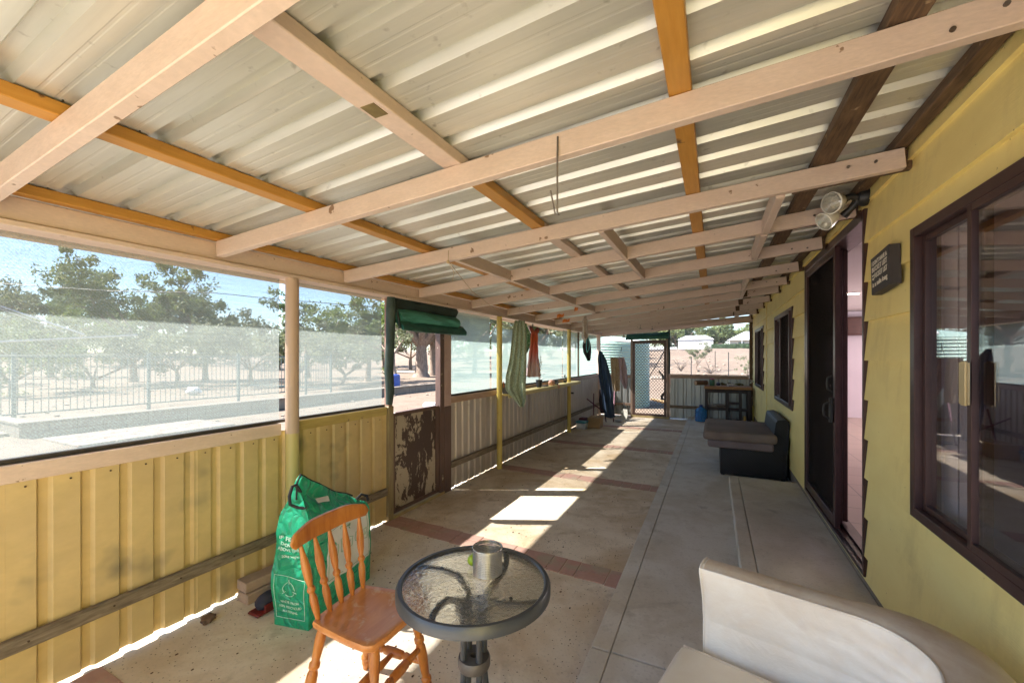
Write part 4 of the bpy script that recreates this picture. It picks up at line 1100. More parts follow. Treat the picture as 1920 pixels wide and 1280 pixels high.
def soft(x0,x1,y0,y1,z0,z1,r=.04):
    mb = MB().box(x0,x1,y0,y1,z0,z1,r,seg=4)
    for v in mb.b.verts:
        v.co += Vector((.006,.006,.008))*noise.noise(v.co*5)
    return mb
c1 = obj('cushion', soft(-.07,.63,5.62,6.70,.41,.512,.035), M('mauve_grey_fabric', (.25,.19,.185), (.18,.135,.135), .9, scale=5, b=.3, fine=60), ws, 60)
c2 = obj('cushion', soft(-.115,.66,5.58,6.72,.508,.615,.045), cu1, ws, 60)
for fx, fy in ((.1,5.7),(.72,5.7),(.1,6.6),(.72,6.6)): obj('foot', MB().box(fx-.02,fx+.02,fy-.02,fy+.02,.081,.092), blackm(), ws)

# ================================================================ WATER BOTTLE
wb = thing('water_bottle', 'large blue plastic water bottle on the platform edge beside the bench', 'water bottle', (-.255,10.12,.08))
blue, nt, p = new_mat('blue_translucent_plastic'); p.inputs['Base Color'].default_value = (.02,.20,.55,1); p.inputs['Roughness'].default_value = .12
p.inputs['Alpha'].default_value = .72; p.inputs['Subsurface Weight'].default_value = 0
pr = [(.10,0),(.118,.01),(.122,.03)]
for k in range(4): z = .05+k*.045; pr += [(.122,z),(.114,z+.012),(.122,z+.024)]
pr += [(.122,.245),(.105,.275),(.06,.305),(.034,.315),(.032,.335)]
obj('body', MB().lathe(pr, (-.255,10.12,.081), 28), blue, wb, 40)
obj('cap', MB().lathe([(.036,.325),(.037,.36),(.03,.368)], (-.255,10.12,.081), 20), M('dark_blue_cap', (.01,.05,.25), (.01,.04,.2), .4), wb, 40)

# ================================================================ BENCH
bn_ = thing('workbench', 'black framed side table with a timber top under the far opening', 'bench', (.28,10.45,.08))
bl_w = M('black_painted_timber', (.022,.012,.016), (.035,.02,.022), .5, scale=8, b=.1)
obj('top', MB().box(-.19,.74,10.2,10.70,.80,.865,.006), M('varnished_plank', (.42,.21,.08), (.28,.13,.05), .5, scale=5, stretch=(1.2,9,9), b=.1), bn_)
for x in (-.15,.27,.52,.69):
    for y in (10.24,10.64):
        if x == .52 and y > 10.5: continue
        obj('leg', MB().box(x-.028,x+.028,y-.028,y+.028,.081,.799,.003), bl_w, bn_)
for (x0_,x1_,z) in ((-.122,.242,.75),(.298,.492,.75),(.548,.662,.75),(-.122,.242,.36),(.298,.492,.36),(.548,.662,.36),(.298,.492,.50),(.298,.492,.13)):
    obj('rail', MB().box(x0_,x1_,10.225,10.255,z-.028,z+.028,.003), bl_w, bn_)
obj('rail', MB().box(-.122,.662,10.63,10.655,.72,.78,.003), bl_w, bn_)
obj('shelf', MB().box(-.12,.24,10.256,10.62,.392,.410,.003), M('grey_shelf_board', (.25,.2,.17),(.18,.14,.12),.7), bn_)
# things on the bench
single('magazine_pile', MB().box(-.08,.06,10.28,10.5,.412,.43,.003).box(.02,.20,10.27,10.48,.4315,.45,.003,rot=Matrix.Rotation(R(8),3,'Z')), M('paper_pile',(.5,.46,.43),(.25,.2,.2),.7,scale=12,b=.1), 'small pile of papers on the inner shelf of the black bench', 'papers')
lg = thing('cut_log', 'short log with a pale sawn end at the left end of the bench', 'log', (-.27,10.38,.866))
obj('bark', MB().tube([(-.37,10.30,.925),(-.15,10.48,.925)], .055, 16), M('log_bark', (.22,.12,.07), (.12,.07,.04), .9, scale=12, b=.5), lg, 50)
obj('sawn_end', MB().tube([(-.373,10.298,.925),(-.3701,10.30,.925)], .047, 16), M('sawn_wood', (.60,.40,.24), (.5,.3,.17), .8), lg)
cn = thing('storage_tin', 'tall green tin with a red lid on the bench top', 'tin', (-.03,10.33,.866))
obj('body', MB().lathe([(.05,0),(.052,.005),(.052,.135),(.05,.14)], (-.03,10.33,.867), 24), M('green_tin_paint', (.06,.16,.09), (.04,.11,.07), .4, .2), cn, 40)
obj('lid', MB().lathe([(.045,.14),(.048,.15),(.03,.165),(.0,.168)], (-.03,10.33,.867), 24), M('red_plastic', (.5,.04,.04), (.4,.03,.03), .4), cn, 40)
cl1 = thing('helmet_bowl', 'dark glossy round bowl on the bench beside the green tin', 'bowl', (.09,10.34,.866))
obj('shell', MB().ball((.09,10.34,.905), .045, 3, (1,1,.85)), M('glossy_dark_purple', (.04,.03,.07), (.03,.02,.05), .15), cl1, 60)
obj('rim', MB().lathe([(.04,0),(.046,0),(.046,.006),(.04,.006)], (.09,10.34,.8665), 24, closed=True), white(), cl1)
pg_ = MB()
for k in range(26):
    x = random.uniform(.16,.58); y = random.uniform(10.42,10.62)
    pg_.ball((x,y,.885+random.uniform(0,.03)), random.uniform(.014,.03), 1, (1.5,1,.8), .5)
tag(obj('dried_plant_cuttings', pg_, M('olive_dried_leaf', (.16,.14,.05), (.08,.08,.03), .9, scale=20, b=.3), None), 'heap of dry olive plant cuttings on the bench top', 'cuttings', kind='stuff')
wc = single('paper_box', MB().box(.27,.42,10.30,10.40,.8665,.92,.004,rot=Matrix.Rotation(R(12),3,'Z')), M('cream_card',(.6,.56,.48),(.5,.46,.4),.7,scale=14,b=.1), 'small crumpled cream cardboard box in front of the dry cuttings', 'box')
single('hand_trowel', MB().tube([(.30,10.25,.876),(.40,10.27,.876)], .008, 8).poly([(.40,10.255,.872),(.52,10.28,.872),(.545,10.295,.872),(.52,10.305,.872),(.40,10.29,.872)], (0,0,.003)), brs, 'small steel hand trowel at the front of the bench top', 'trowel')
single('timber_offcut', MB().box(.575,.625,10.17,10.2,.081,.24,.003), M('fresh_offcut',(.55,.36,.12),(.42,.26,.08),.7), 'short pale timber offcut standing on end before the black bench', 'timber block')
single('folded_umbrella', MB().tube([(.765,10.3,.09),(.77,10.34,.45)], [.012,.018], 8), yellowpost(), 'short yellow pole leaning in the corner right of the bench', 'pole', smooth=50)
# meter box / tap near corner
single('garden_tap', MB().tube([(XW-.02,10.35,.98),(XW-.07,10.35,.98),(XW-.09,10.35,.94)], .016, 10).lathe([(.0,0),(.03,0),(.03,.012),(0,.012)], (XW-.07,10.35,1.0), 14), M('dull_white_tap',(.5,.5,.46),(.4,.4,.36),.5), 'pale tap fitting on the yellow wall above the bench end', 'tap', smooth=50)

# ================================================================ SHELF on the left and what stands on it
s_ = thing('wall_shelf', 'yellow painted timber shelf fixed between the two yellow posts', 'shelf', (-2.62, 6.6, .98))
obj('board', MB().box(-2.70,-2.52,5.03,8.40,.985,1.012,.003), M('yellow_shelf_paint', (.62,.52,.22), (.5,.4,.15), .5, scale=6, stretch=(6,1,6), b=.1), s_)
obj('edge_strip', MB().box(-2.515,-2.50,5.03,8.40,.955,1.01,.003), MATS['yellow_shelf_paint'], s_)
pb = thing('peg_bucket', 'grey bucket with orange clothes pegs clipped round its rim on the shelf', 'bucket', (-2.60,5.30,1.012))
obj('tub', MB().lathe([(.055,0),(.075,.14),(.072,.14),(.052,.004)], (-2.60,5.30,1.0125), 24), M('grey_plastic_tub',(.12,.12,.115),(.09,.09,.085),.6), pb, 40)
opg = M('orange_peg', (.62,.19,.03), (.5,.13,.02), .5)
for k in range(9):
    a = R(40*k+10); x, y = -2.60+.075*math.cos(a), 5.30+.075*math.sin(a)
    obj('peg', MB().bar((x,y,1.10),(x+.006*math.cos(a),y+.006*math.sin(a),1.17), .012,.010), opg, pb)
def pot(x, y, r, h, mat, lab, grp='plant pots on the shelf', rings=None):
    t = thing('plant_pot', lab, 'plant pot', (x,y,1.012), 0, grp)
    obj('pot', MB().lathe([(r*.75,0),(r*.97,h*.9),(r*1.05,h*.9),(r*1.05,h),(r*.92,h),(r*.88,h*.85),(0,h*.83)], (x,y,1.0125), 22), mat, t, 40)
    return t
blp = M('black_plastic_pot', (.02,.022,.03), (.03,.03,.04), .5)
t = pot(-2.60,6.35,.055,.125, blp, 'tall black pot with a thin dry stemmed plant on the shelf')
mb = MB(); random.seed(11)
for k in range(5):
    x, y, z = -2.60+random.uniform(-.02,.02), 6.35+random.uniform(-.02,.02), 1.12; pts = [(x,y,z)]
    for j in range(6): x += random.uniform(-.015,.015); y += random.uniform(-.02,.025); z += .06; pts.append((x,y,z))
    mb.tube(pts, .0025, 5)
mb.tube([(-2.60,6.38,1.12),(-2.60,6.40,1.5),(-2.60,6.42,1.53),(-2.60,6.45,1.50)], .003, 5)
pl = obj('stem', mb, M('dry_stem',(.25,.18,.1),(.15,.1,.06),.8), t)
mb = MB()
for k in range(70):
    c_ = Vector((-2.60+random.gauss(0,.03), 6.36+random.gauss(0,.04), 1.14+random.random()**.8*.3)); q = Matrix.Rotation(random.random()*6,3,'Z')@Matrix.Rotation(random.random()*3,3,'X')
    s2_ = .014; mb.face([c_+q@Vector(p_)*s2_ for p_ in ((-1,0,0),(0,-.5,0),(1,0,0),(0,.5,.1))])
obj('leaf', mb, M('dry_leaf', (.30,.17,.08), (.12,.12,.04), .8, scale=20), pl)
pot(-2.60,7.12,.055,.085, M('blue_grey_pot',(.05,.07,.09),(.04,.05,.07),.5), 'short blue grey pot beside the pink ornament on the shelf')
t = pot(-2.62,7.74,.035,.04, blp, 'tiny dark pot holding a small dark green seedling next to the post')
mb = MB()
for k in range(60):
    z = random.random(); c_ = Vector((-2.62+random.gauss(0,.02)*(1.1-z), 7.74+random.gauss(0,.02)*(1.1-z), 1.05+z*.12)); q = Matrix.Rotation(random.random()*6,3,'Z')@Matrix.Rotation(random.random()*3,3,'X')
    mb.face([c_+q@Vector(p_)*.014 for p_ in ((-1,0,0),(0,-.5,0),(1,0,0),(0,.5,.1))])
obj('foliage', mb, M('seedling_green', (.04,.07,.03), (.02,.04,.02), .8), t)
pg = thing('pink_ornament', 'rounded pink clay animal ornament on the shelf', 'ornament', (-2.58,6.88,1.012))
pkm = M('pink_clay', (.66,.36,.28), (.55,.28,.2), .6, scale=12)
obj('body', MB().ball((-2.58,6.88,1.065), .052, 3, (1,1.45,.95)).ball((-2.57,6.965,1.06), .03, 3, (.9,1,.9)), pkm, pg, 60)
for q in ((-2.55,6.84),(-2.61,6.84),(-2.55,6.92),(-2.61,6.92)): obj('leg', MB().tube([(q[0],q[1],1.013),(q[0],q[1],1.04)], .012, 8), pkm, pg)
obj('ear', MB().ball((-2.555,6.95,1.09), .012, 2, (.5,1,1.2)), pkm, pg, 60)
dg = thing('garden_figure', 'small dark figurine with pale feet hanging over the front edge of the shelf', 'figurine', (-2.52,7.02,1.012))
obj('body', MB().ball((-2.52,7.02,1.035), .022, 2, (.9,.9,1.1)).ball((-2.505,7.02,1.07), .014, 2), M('dark_ceramic',(.05,.03,.03),(.03,.02,.02),.4), dg, 60)
obj('feet', MB().tube([(-2.505,7.01,1.02),(-2.488,7.005,1.0),(-2.488,7.0,.955)], .007, 6).tube([(-2.505,7.04,1.02),(-2.488,7.04,1.0),(-2.488,7.045,.955)], .007, 6), pkm, dg, 50)
single('soil_tray', MB().box(-2.66,-2.56,6.52,6.70,1.0125,1.032,.006), M('dark_tray',(.08,.06,.05),(.05,.04,.03),.7), 'flat dark tray lying between the tall pot and the pink ornament', 'tray')

# ================================================================ CLOTHES LINE AND WASHING
rope = M('natural_cord', (.55,.42,.26), (.45,.33,.2), .8)
LA = Vector((-1.62,2.36,roofz(-1.62)+.06))
linep = [LA+Vector((0,-.025,0)), LA+Vector((0,-.026,-.075)), Vector((-1.9,3.1,2.09)), Vector((-2.35,4.55,2.035))]
lb = [Vector((-2.60,4.4,2.045)), Vector((-2.42,5.2,1.985)), Vector((-2.38,5.75,1.965)), Vector((-2.40,6.6,1.96)), Vector((-2.55,7.95,2.01))]
cl = thing('clothes_line', 'thin cord clothes line slung from the third rafter to the yellow posts', 'clothes line', (-2.0,4.0,2.0))
obj('cord', MB().tube(linep, .0025, 5).tube(lb, .0028, 5).tube([(-2.55,7.99,1.95),(-2.2,9.3,1.66),(-2.05,10.75,1.95)], .0022, 5), rope, cl)
obj('knot', MB().ball(LA+Vector((0,-.03,-.08)), .012, 2).tube([LA+Vector((0,-.03,-.08)), LA+Vector((.03,.0,-.15)), LA+Vector((.0,.02,-.2))], .002, 5), rope, cl)
def cloth(nm, rows, dirv, mat, par=None, fold=.02, nf=3.5, seed=0, thick=.003, nx=48, nz=32, amp0=.2):
    """rows: list of (centre xyz, half width); draped sheet with vertical folds"""
    d_ = Vector(dirv).normalized(); nrm = Vector((0,0,1)).cross(d_).normalized()
    rings = []
    K = len(rows)-1
    for j in range(nz+1):
        t = j/nz*K; i = min(int(t), K-1); f = t-i; f = f
        c0, h0 = rows[i]; c1_, h1_ = rows[i+1]; c = Vector(c0).lerp(Vector(c1_), f); hw = h0+(h1_-h0)*f
        tt = j/nz; ring = []
        for k in range(nx+1):
            s__ = -1+2*k/nx
            w_ = fold*(amp0+tt*(1-amp0))*(math.sin(s__*math.pi*nf+seed+1.3*math.sin(tt*3+seed))+.45*math.sin(s__*math.pi*nf*2.7+seed*2+2*tt))+fold*.8*noise.noise(Vector((s__*2.3,tt*2.5,seed)))
            ring.append(c+d_*(hw*s__+.01*noise.noise(Vector((s__,tt*4,seed+7))))+nrm*w_+Vector((0,0,.012*noise.noise(Vector((s__*3,seed,tt*2))))))
        rings.append(ring)
    o = obj(nm, MB().loft(rings, cap=False, closed=False), mat, par, 80)
    md = o.modifiers.new('Solidify','SOLIDIFY'); md.thickness = thick; md.offset = 0
    return o
def patt(name, a, b, sc=60, rough=.9, lo=.5, hi=.56):
    m, nt, p = new_mat(name); v = coords(nt,(1,1,1)); n = noise_node(nt, v, sc, 3, .6); n2 = noise_node(nt, v, 6, 3)
    c = mix(nt, ramp(nt, n, lo, hi), a, b); c = mix(nt, ramp(nt, n2, .4,.7,(0,0,0,1),(.3,.3,.3,1)), c, tuple(x*.6 for x in a))
    nt.links.new(c, p.inputs['Base Color']); p.inputs['Roughness'].default_value = rough
    try: p.inputs['Sheen Weight'].default_value = .2
    except Exception: pass
    return m
sage = patt('sage_patterned_cotton', (.24,.29,.18), (.38,.43,.30), 70)
g_ = thing('green_dress', 'long sage green patterned garment hanging first on the clothes line', 'garment', (-2.38,5.25,1.98), 0, 'washing on the line')
cloth('skirt', [((-2.37,5.16,2.01),.070),((-2.37,5.16,1.85),.095),((-2.38,5.13,1.5),.115),((-2.39,5.09,1.25),.135),((-2.39,5.08,1.08),.135),((-2.35,5.12,.95),.085),((-2.33,5.14,.84),.025)], (.9,.5,0), sage, g_, .032, 1.2, 1.4, amp0=.4)
cloth('sleeve', [((-2.40,5.36,1.99),.04),((-2.40,5.42,1.85),.07),((-2.39,5.43,1.68),.06),((-2.38,5.36,1.55),.02)], (.8,.5,0), patt('leafy_green_cotton', (.07,.20,.09), (.25,.38,.24), 45), g_, .02, 1.4, 3)
obj('peg', MB().bar((-2.38,5.12,1.97),(-2.38,5.12,2.04), .012,.012), M('lime_green_peg',(.2,.55,.08),(.15,.45,.06),.5), g_)
obj('peg', MB().bar((-2.38,5.34,1.95),(-2.38,5.34,2.02), .012,.012), opg, g_)
omb, nt, p = new_mat('orange_ombre_dye'); tc = nt.nodes.new('ShaderNodeTexCoord'); sx = nt.nodes.new('ShaderNodeSeparateXYZ'); nt.links.new(tc.outputs['Object'], sx.inputs[0])
r_ = nt.nodes.new('ShaderNodeValToRGB'); e = r_.color_ramp.elements; e[0].position = 0; e[0].color = (.62,.48,.48,1); e[1].position = 1; e[1].color = (.10,.03,.05,1)
for pos, c_ in ((.22,(.60,.42,.42,1)),(.5,(.60,.16,.12,1)),(.75,(.62,.13,.04,1)),(.88,(.45,.10,.05,1))): q = e.new(pos); q.color = c_
mr = nt.nodes.new('ShaderNodeMapRange'); mr.inputs['From Min'].default_value = -.72; mr.inputs['From Max'].default_value = .02; nt.links.new(sx.outputs['Z'], mr.inputs['Value']); nt.links.new(mr.outputs[0], r_.inputs['Fac']); nt.links.new(r_.outputs['Color'], p.inputs['Base Color']); p.inputs['Roughness'].default_value = .85
od = thing('orange_dress', 'orange dress fading to pale pink at the hem hanging second on the clothes line', 'dress', (-2.39,5.80,1.94), 0, 'washing on the line')
cloth('skirt', [((-2.39,5.80,1.87),.055),((-2.39,5.79,1.70),.062),((-2.39,5.78,1.5),.08),((-2.39,5.76,1.22),.115)], (.8,.6,0), omb, od, .022, 2.8, 5, amp0=.4)
cloth('strap', [((-2.39,5.66,1.965),.012),((-2.39,5.70,1.92),.035),((-2.39,5.76,1.86),.04)], (.6,.8,0), omb, od, .004, 1, 6, nx=6, nz=8)
cloth('strap', [((-2.39,5.92,1.965),.012),((-2.39,5.90,1.92),.045),((-2.39,5.85,1.86),.04)], (.6,.8,0), omb, od, .004, 1, 7, nx=6, nz=8)
for y in (5.66,5.92): obj('peg', MB().bar((-2.39,y,1.945),(-2.39,y,2.0), .011,.011), M('pink_peg',(.6,.35,.38),(.5,.3,.3),.5), od)
for y in (5.72,5.75): obj('peg', MB().bar((-2.39,y,1.95),(-2.39,y+.01,2.0), .007,.007), blackm(), od)

st_ = thing('white_strap_top', 'crumpled off-white strappy top hanging from a far rafter', 'garment', (-1.93,6.75,2.15), 0, 'washing on the line')
cloth('body', [((-1.93,6.75,2.20),.02),((-1.93,6.75,2.10),.05),((-1.93,6.75,1.98),.04),((-1.93,6.74,1.86),.06),((-1.93,6.73,1.80),.02)], (.8,.5,0), patt('off_white_lace', (.5,.42,.36), (.62,.55,.48), 40), st_, .02, 2, 2)
obj('strap', MB().tube([(-1.93,6.72,1.82),(-1.93,6.70,1.77),(-1.93,6.73,1.745),(-1.93,6.76,1.77),(-1.93,6.76,1.82)], .004, 5), white(), st_)
sw = thing('black_swimsuit', 'black swimsuit with turquoise edging hanging before the mesh', 'swimsuit', (-2.12,7.55,1.93), 0, 'washing on the line')
cloth('body', [((-2.12,7.50,1.94),.015),((-2.12,7.50,1.84),.06),((-2.12,7.51,1.72),.085),((-2.12,7.56,1.60),.08),((-2.12,7.62,1.50),.05),((-2.12,7.63,1.44),.03)], (.8,.6,0), M('black_lycra',(.015,.012,.02),(.025,.02,.03),.5), sw, .02, 1.5, 3)
obj('edging', MB().tube([(-2.10,7.49,1.95),(-2.08,7.50,1.84),(-2.07,7.53,1.74),(-2.08,7.50,1.64),(-2.09,7.44,1.60),(-2.1,7.42,1.66),(-2.1,7.43,1.8),(-2.1,7.48,1.94)], .008, 6), M('turquoise_trim',(.12,.45,.45),(.1,.35,.35),.6), sw, 50)
jn = thing('blue_jeans', 'pair of dark blue jeans hanging in the far left corner', 'jeans', (-2.2,9.1,1.6), 0, 'washing on the line')
den = M('blue_denim',(.045,.085,.16),(.028,.05,.10),.85,scale=9,b=.2,fine=80)
cloth('leg', [((-2.22,9.02,1.64),.03),((-2.21,9.08,1.45),.08),((-2.18,9.12,1.1),.11),((-2.13,9.14,.7),.09),((-2.06,9.16,.20),.085)], (.85,.5,0), den, jn, .035, 1.3, 1)
cloth('leg', [((-2.22,9.02,1.64),.03),((-2.18,9.14,1.45),.07),((-2.12,9.24,1.1),.09),((-2.07,9.26,.7),.08),((-2.02,9.26,.17),.08)], (.85,.5,0), den, jn, .03, 1.2, 4)
obj('peg', MB().bar((-2.22,9.02,1.60),(-2.22,9.02,1.68), .02,.02), opg, jn)
tk = thing('beige_shorts', 'beige garment hanging between the jeans and the pink top', 'garment', (-2.05,9.7,1.5), 0, 'washing on the line')
cloth('body', [((-2.08,9.65,1.50),.09),((-2.06,9.66,1.3),.10),((-2.04,9.68,.95),.10),((-2.02,9.7,.72),.07)], (.8,.45,0), patt('beige_check',(.42,.30,.18),(.5,.4,.27),30), tk, .02, 2, 5)
pt = thing('strap_top', 'dusty pink strap top hanging nearest the lattice door', 'garment', (-1.9,9.75,1.5), 0, 'washing on the line')
cloth('body', [((-1.93,9.72,1.50),.075),((-1.90,9.74,1.30),.09),((-1.87,9.76,1.0),.09),((-1.84,9.78,.78),.03)], (.8,.45,0), patt('dusty_pink_cotton',(.42,.30,.33),(.5,.38,.41),50), pt, .02, 2, 6)
obj('strap', MB().tube([(-1.97,9.69,1.50),(-1.93,9.72,1.66),(-1.89,9.75,1.50)], .005, 5), white(), pt)
obj('peg', MB().bar((-1.93,9.72,1.64),(-1.92,9.72,1.74), .012,.012), blackm(), pt)
mb = MB().lathe([(.0,.05),(.01,.045),(.02,.02),(.045,0),(.042,0),(.015,.02),(0,.04)], (-1.93,10.05,1.98), 16); mb.tube([(-1.93,10.05,2.03),(-1.93,10.05,2.12)], .002, 4)
single('wind_bell', mb, M('rusty_copper',(.45,.22,.08),(.3,.13,.05),.5,.5), 'small rusty bell hanging left of the lattice door', 'bell', smooth=50)
# orange tape on a rafter
mb = MB()
random.seed(5)
for (a, b, z, lab_) in (((-2.15,5.95),(-2.02,5.9),2.13,'nearest the hanging white strappy top'),((-2.25,6.5),(-2.1,6.42),2.10,'above the orange dress'),((-1.75,5.55),(-1.68,5.5),2.17,'highest of the three')):
    mb = MB(); rings = []
    for i in range(8):
        t = i/7; x = a[0]+(b[0]-a[0])*t; y = a[1]+(b[1]-a[1])*t
        rings.append([(x, y+.03*noise.noise(Vector((t*3,z,1))), z-.02+.02*noise.noise(Vector((t*5,z,2)))), (x+.01,y+.02*noise.noise(Vector((t*3,z,4))), z+.03+.02*noise.noise(Vector((t*5,z,6))))])
    mb.loft(rings, cap=False, closed=False)
    single('orange_tape', mb, M('orange_plastic_tape',(.75,.22,.02),(.6,.16,.02),.5), 'torn strip of orange plastic tape on a far rafter, '+lab_, 'tape', 'orange tape strips on the rafters')
# hook rod under second rafter
yk = rafter_y(3, -.27)-.03
mb = MB().tube([(-.52,yk,roofz(-.5)+.07),(-.52,yk-.004,roofz(-.5)-.06),(-.52,yk-.004,2.055)], .0035, 6).tube([(-.52,yk-.004,2.055),(-.515,yk,2.045),(-.53,yk+.0,2.05),(-.548,yk,2.14)], .003, 6)
single('hook_rod', mb, M('dull_grey_wire',(.25,.22,.2),(.18,.15,.13),.5,.6), 'thin grey wire rod hooked over the second rafter', 'hook rod', smooth=50)
for (x, y) in ((-1.42,9.2),(-1.25,9.8)):
    mb = MB().tube([(x,y,roofz(x)+.01),(x,y,roofz(x)-.06)], .003, 5).lathe([(.0,.02),(.02,.01),(.04,0),(0,-.002)], (x,y,roofz(x)-.075), 12)
    o = single('ceiling_hook', mb, blackm(), 'small black hook under the far rafters, %s' % ('left one' if x < -1.3 else 'right one'), 'hook', 'black hooks under the far rafters')

od.location.y -= .15; g_.location.y -= .07; jn.location.y -= .1; pb.location.y -= .21
# ================================================================ CORNER CLUTTER
bx1 = thing('carton', 'open brown cardboard carton in front of the jeans', 'box', (-2.30,8.78,0))
card = M('brown_cardboard', (.42,.28,.15), (.34,.22,.11), .85, scale=5, b=.1)
obj('body', MB().box(-2.43,-2.16,8.66,8.95,.002,.22,.003), card, bx1)
obj('flap', MB().bar((-2.43,8.95,.222),(-2.20,8.98,.245), .12,.004), card, bx1)
bx2 = thing('storage_box', 'white and teal plastic box on the floor by the second yellow post', 'box', (-2.52,8.52,0))
obj('tub', MB().box(-2.60,-2.40,8.40,8.60,.002,.125,.012,seg=2), M('pale_blue_plastic',(.5,.53,.58),(.4,.43,.48),.5,scale=14), bx2, 50)
obj('lid', MB().box(-2.61,-2.39,8.39,8.61,.127,.165,.01,seg=2), M('teal_plastic',(.03,.22,.27),(.02,.16,.2),.4), bx2, 50)
single('maroon_bag', MB().box(-2.62,-2.45,8.63,8.85,.002,.20,.03,seg=3), M('maroon_cloth',(.10,.012,.03),(.06,.01,.02),.8,scale=8,b=.3), 'maroon cloth bag behind the white and teal box', 'bag', smooth=50)
fc = thing('folding_chair', 'folded dark camp chair with maroon tubes leaning behind the jeans', 'chair', (-2.35,9.7,0))
mar = M('maroon_tube',(.12,.02,.05),(.08,.015,.03),.4,.3)
for (a, b) in (((-2.45,9.2,.0),(-2.62,9.9,.62)),((-2.25,9.6,0),(-2.5,10.1,.9)),((-2.1,9.7,0),(-2.2,10.3,.8)),((-2.62,9.3,.55),(-2.2,9.8,.1))):
    obj('leg', MB().tube([a,b], .014, 8), mar, fc)
cloth('seat', [((-2.30,9.75,.75),.16),((-2.28,9.72,.5),.18),((-2.25,9.7,.2),.16)], (.7,.7,0), M('black_canvas',(.015,.012,.018),(.025,.02,.03),.8), fc, .03, 2, 8)
dp = thing('dustpan', 'white dustpan propped against the far wall', 'dustpan', (-1.93,10.1,0))
obj('tray', MB().poly([(-2.02,10.05,.02),(-1.82,9.98,.02),(-1.86,10.10,.26),(-1.98,10.14,.26)], (.01,.02,0)), M('cream_plastic',(.6,.58,.5),(.5,.48,.4),.5), dp)
obj('handle', MB().tube([(-1.92,10.13,.25),(-1.96,10.2,.42)], .012, 8), blackm(), dp)
single('crumpled_rag', MB().ball((-1.98,9.72,.03), .06, 3, (1.5,1,.45), .8), M('grey_white_rag',(.5,.47,.46),(.4,.36,.36),.9,scale=20,b=.4), 'crumpled pale rag on the floor under the jeans', 'rag', smooth=60)

# ================================================================ OUTSIDE: pool fence, block wall, hoist
fm = M('green_grey_fence_paint', (.10,.15,.15), (.07,.11,.11), .5)
pf_ = thing('pool_fence', 'long dark green tubular pool fence beyond the left mesh', 'fence', (-14.6,8,0))
FX = -14.6
for y in (1.0,3.55,6.1,8.6,11.2): obj('post', MB().box(FX-.035,FX+.035,y-.035,y+.035,0,1.62,.004), fm, pf_)
obj('rail', MB().box(FX-.015,FX+.015,1.0,12.4,1.50,1.54), fm, pf_); obj('rail', MB().box(FX-.015,FX+.015,1.0,12.4,.16,.20), fm, pf_)
obj('rail', MB().box(-20,FX,12.385,12.415,1.50,1.54), fm, pf_); obj('rail', MB().box(-20,FX,12.385,12.415,.16,.20), fm, pf_)
for k in range(78):
    y = 2.6+k*.126
    obj('picket', MB().tube([(FX,y,.16),(FX,y,1.53)], .009, 5), fm, pf_)
mb = MB()
for k in range(34): mb.tube([(FX-.14*k-.1,12.4,.16),(FX-.14*k-.1,12.4,1.53)], .009, 4)
tag(obj('far_pickets', mb, fm, pf_), kind='stuff')
obj('post', MB().box(FX-.03,FX+.03,12.37,12.43,0,1.62,.004), fm, pf_)
bw = thing('block_wall', 'low wall of pale cement blocks in front of the pool fence', 'low wall', (-11.9,8,0))
bm_ = M('pale_cement_block', (.24,.20,.155), (.19,.155,.12), .9, scale=4, b=.3)
mb = MB()
for k in range(34):
    y = 2.95+k*.40
    mb.box(-12.05+.002*(k%3), -11.85+.002*(k%3), y, y+.392, -.08, .215, .004)
for k in range(6): mb.box(-12.05-.40*(k+1), -12.05-.40*k-.008, 2.95, 3.15, -.08, .215, .004)
obj('blocks', mb, bm_, bw)
obj('capping', MB().box(-12.08,-11.82,2.93,16.6,.218,.26,.004).box(-14.5,-12.082,2.93,3.17,.218,.26,.004), bm_, bw)
ho = thing('clothes_hoist', 'white metal fold-out clothes hoist outside the left mesh', 'clothes hoist', (-7.4,-.3,0))
wm = M('white_galvanised_tube', (.62,.64,.66), (.5,.52,.54), .4, .4)
def at(px, py, d):
    f_, a_ = 775., .454; u = (px-960)/f_*d; s1, c1__ = math.sin(a_), math.cos(a_)
    return Vector((u*c1__-d*s1, u*s1+d*c1__, CH-(py-668.5)*d/f_))
hub = at(-160, 520, 6.0)
obj('pole', MB().tube([(hub.x,hub.y,-.05),(hub.x,hub.y,hub.z+.05)], .03, 10), wm, ho)
tips = [at(158,627,6.6), at(120,622,8.0), at(258,628,7.4)]
obj('arm', MB().tube([hub, tips[0]], .013, 6), wm, ho); obj('arm', MB().tube([hub, tips[1]], .010, 6), wm, ho)
obj('arm', MB().tube([at(-300,655,5.2), tips[2]], .016, 6), wm, ho)
obj('wire', MB().tube([at(-200,668,5.6), at(250,664,8)], .004, 4), wm, ho)
for px, py in ((8,640),(24,629),(158,640),(176,636),(252,640),(272,634)):
    q = at(px, py-2, 6.4 if px < 100 else 7.0); obj('peg', MB().bar(q, q+Vector((0,0,.09)), .02,.02), M('orange_red_peg',(.7,.15,.08),(.6,.1,.05),.5), ho)
# overhead wire
single('overhead_wire', MB().tube([at(-60,527,9),at(200,545,9.6),at(400,549,10),at(520,561,10.4),at(700,575,11)], .008, 4), blackm(), 'thin dark overhead wire crossing in front of the gum trees', 'wire')

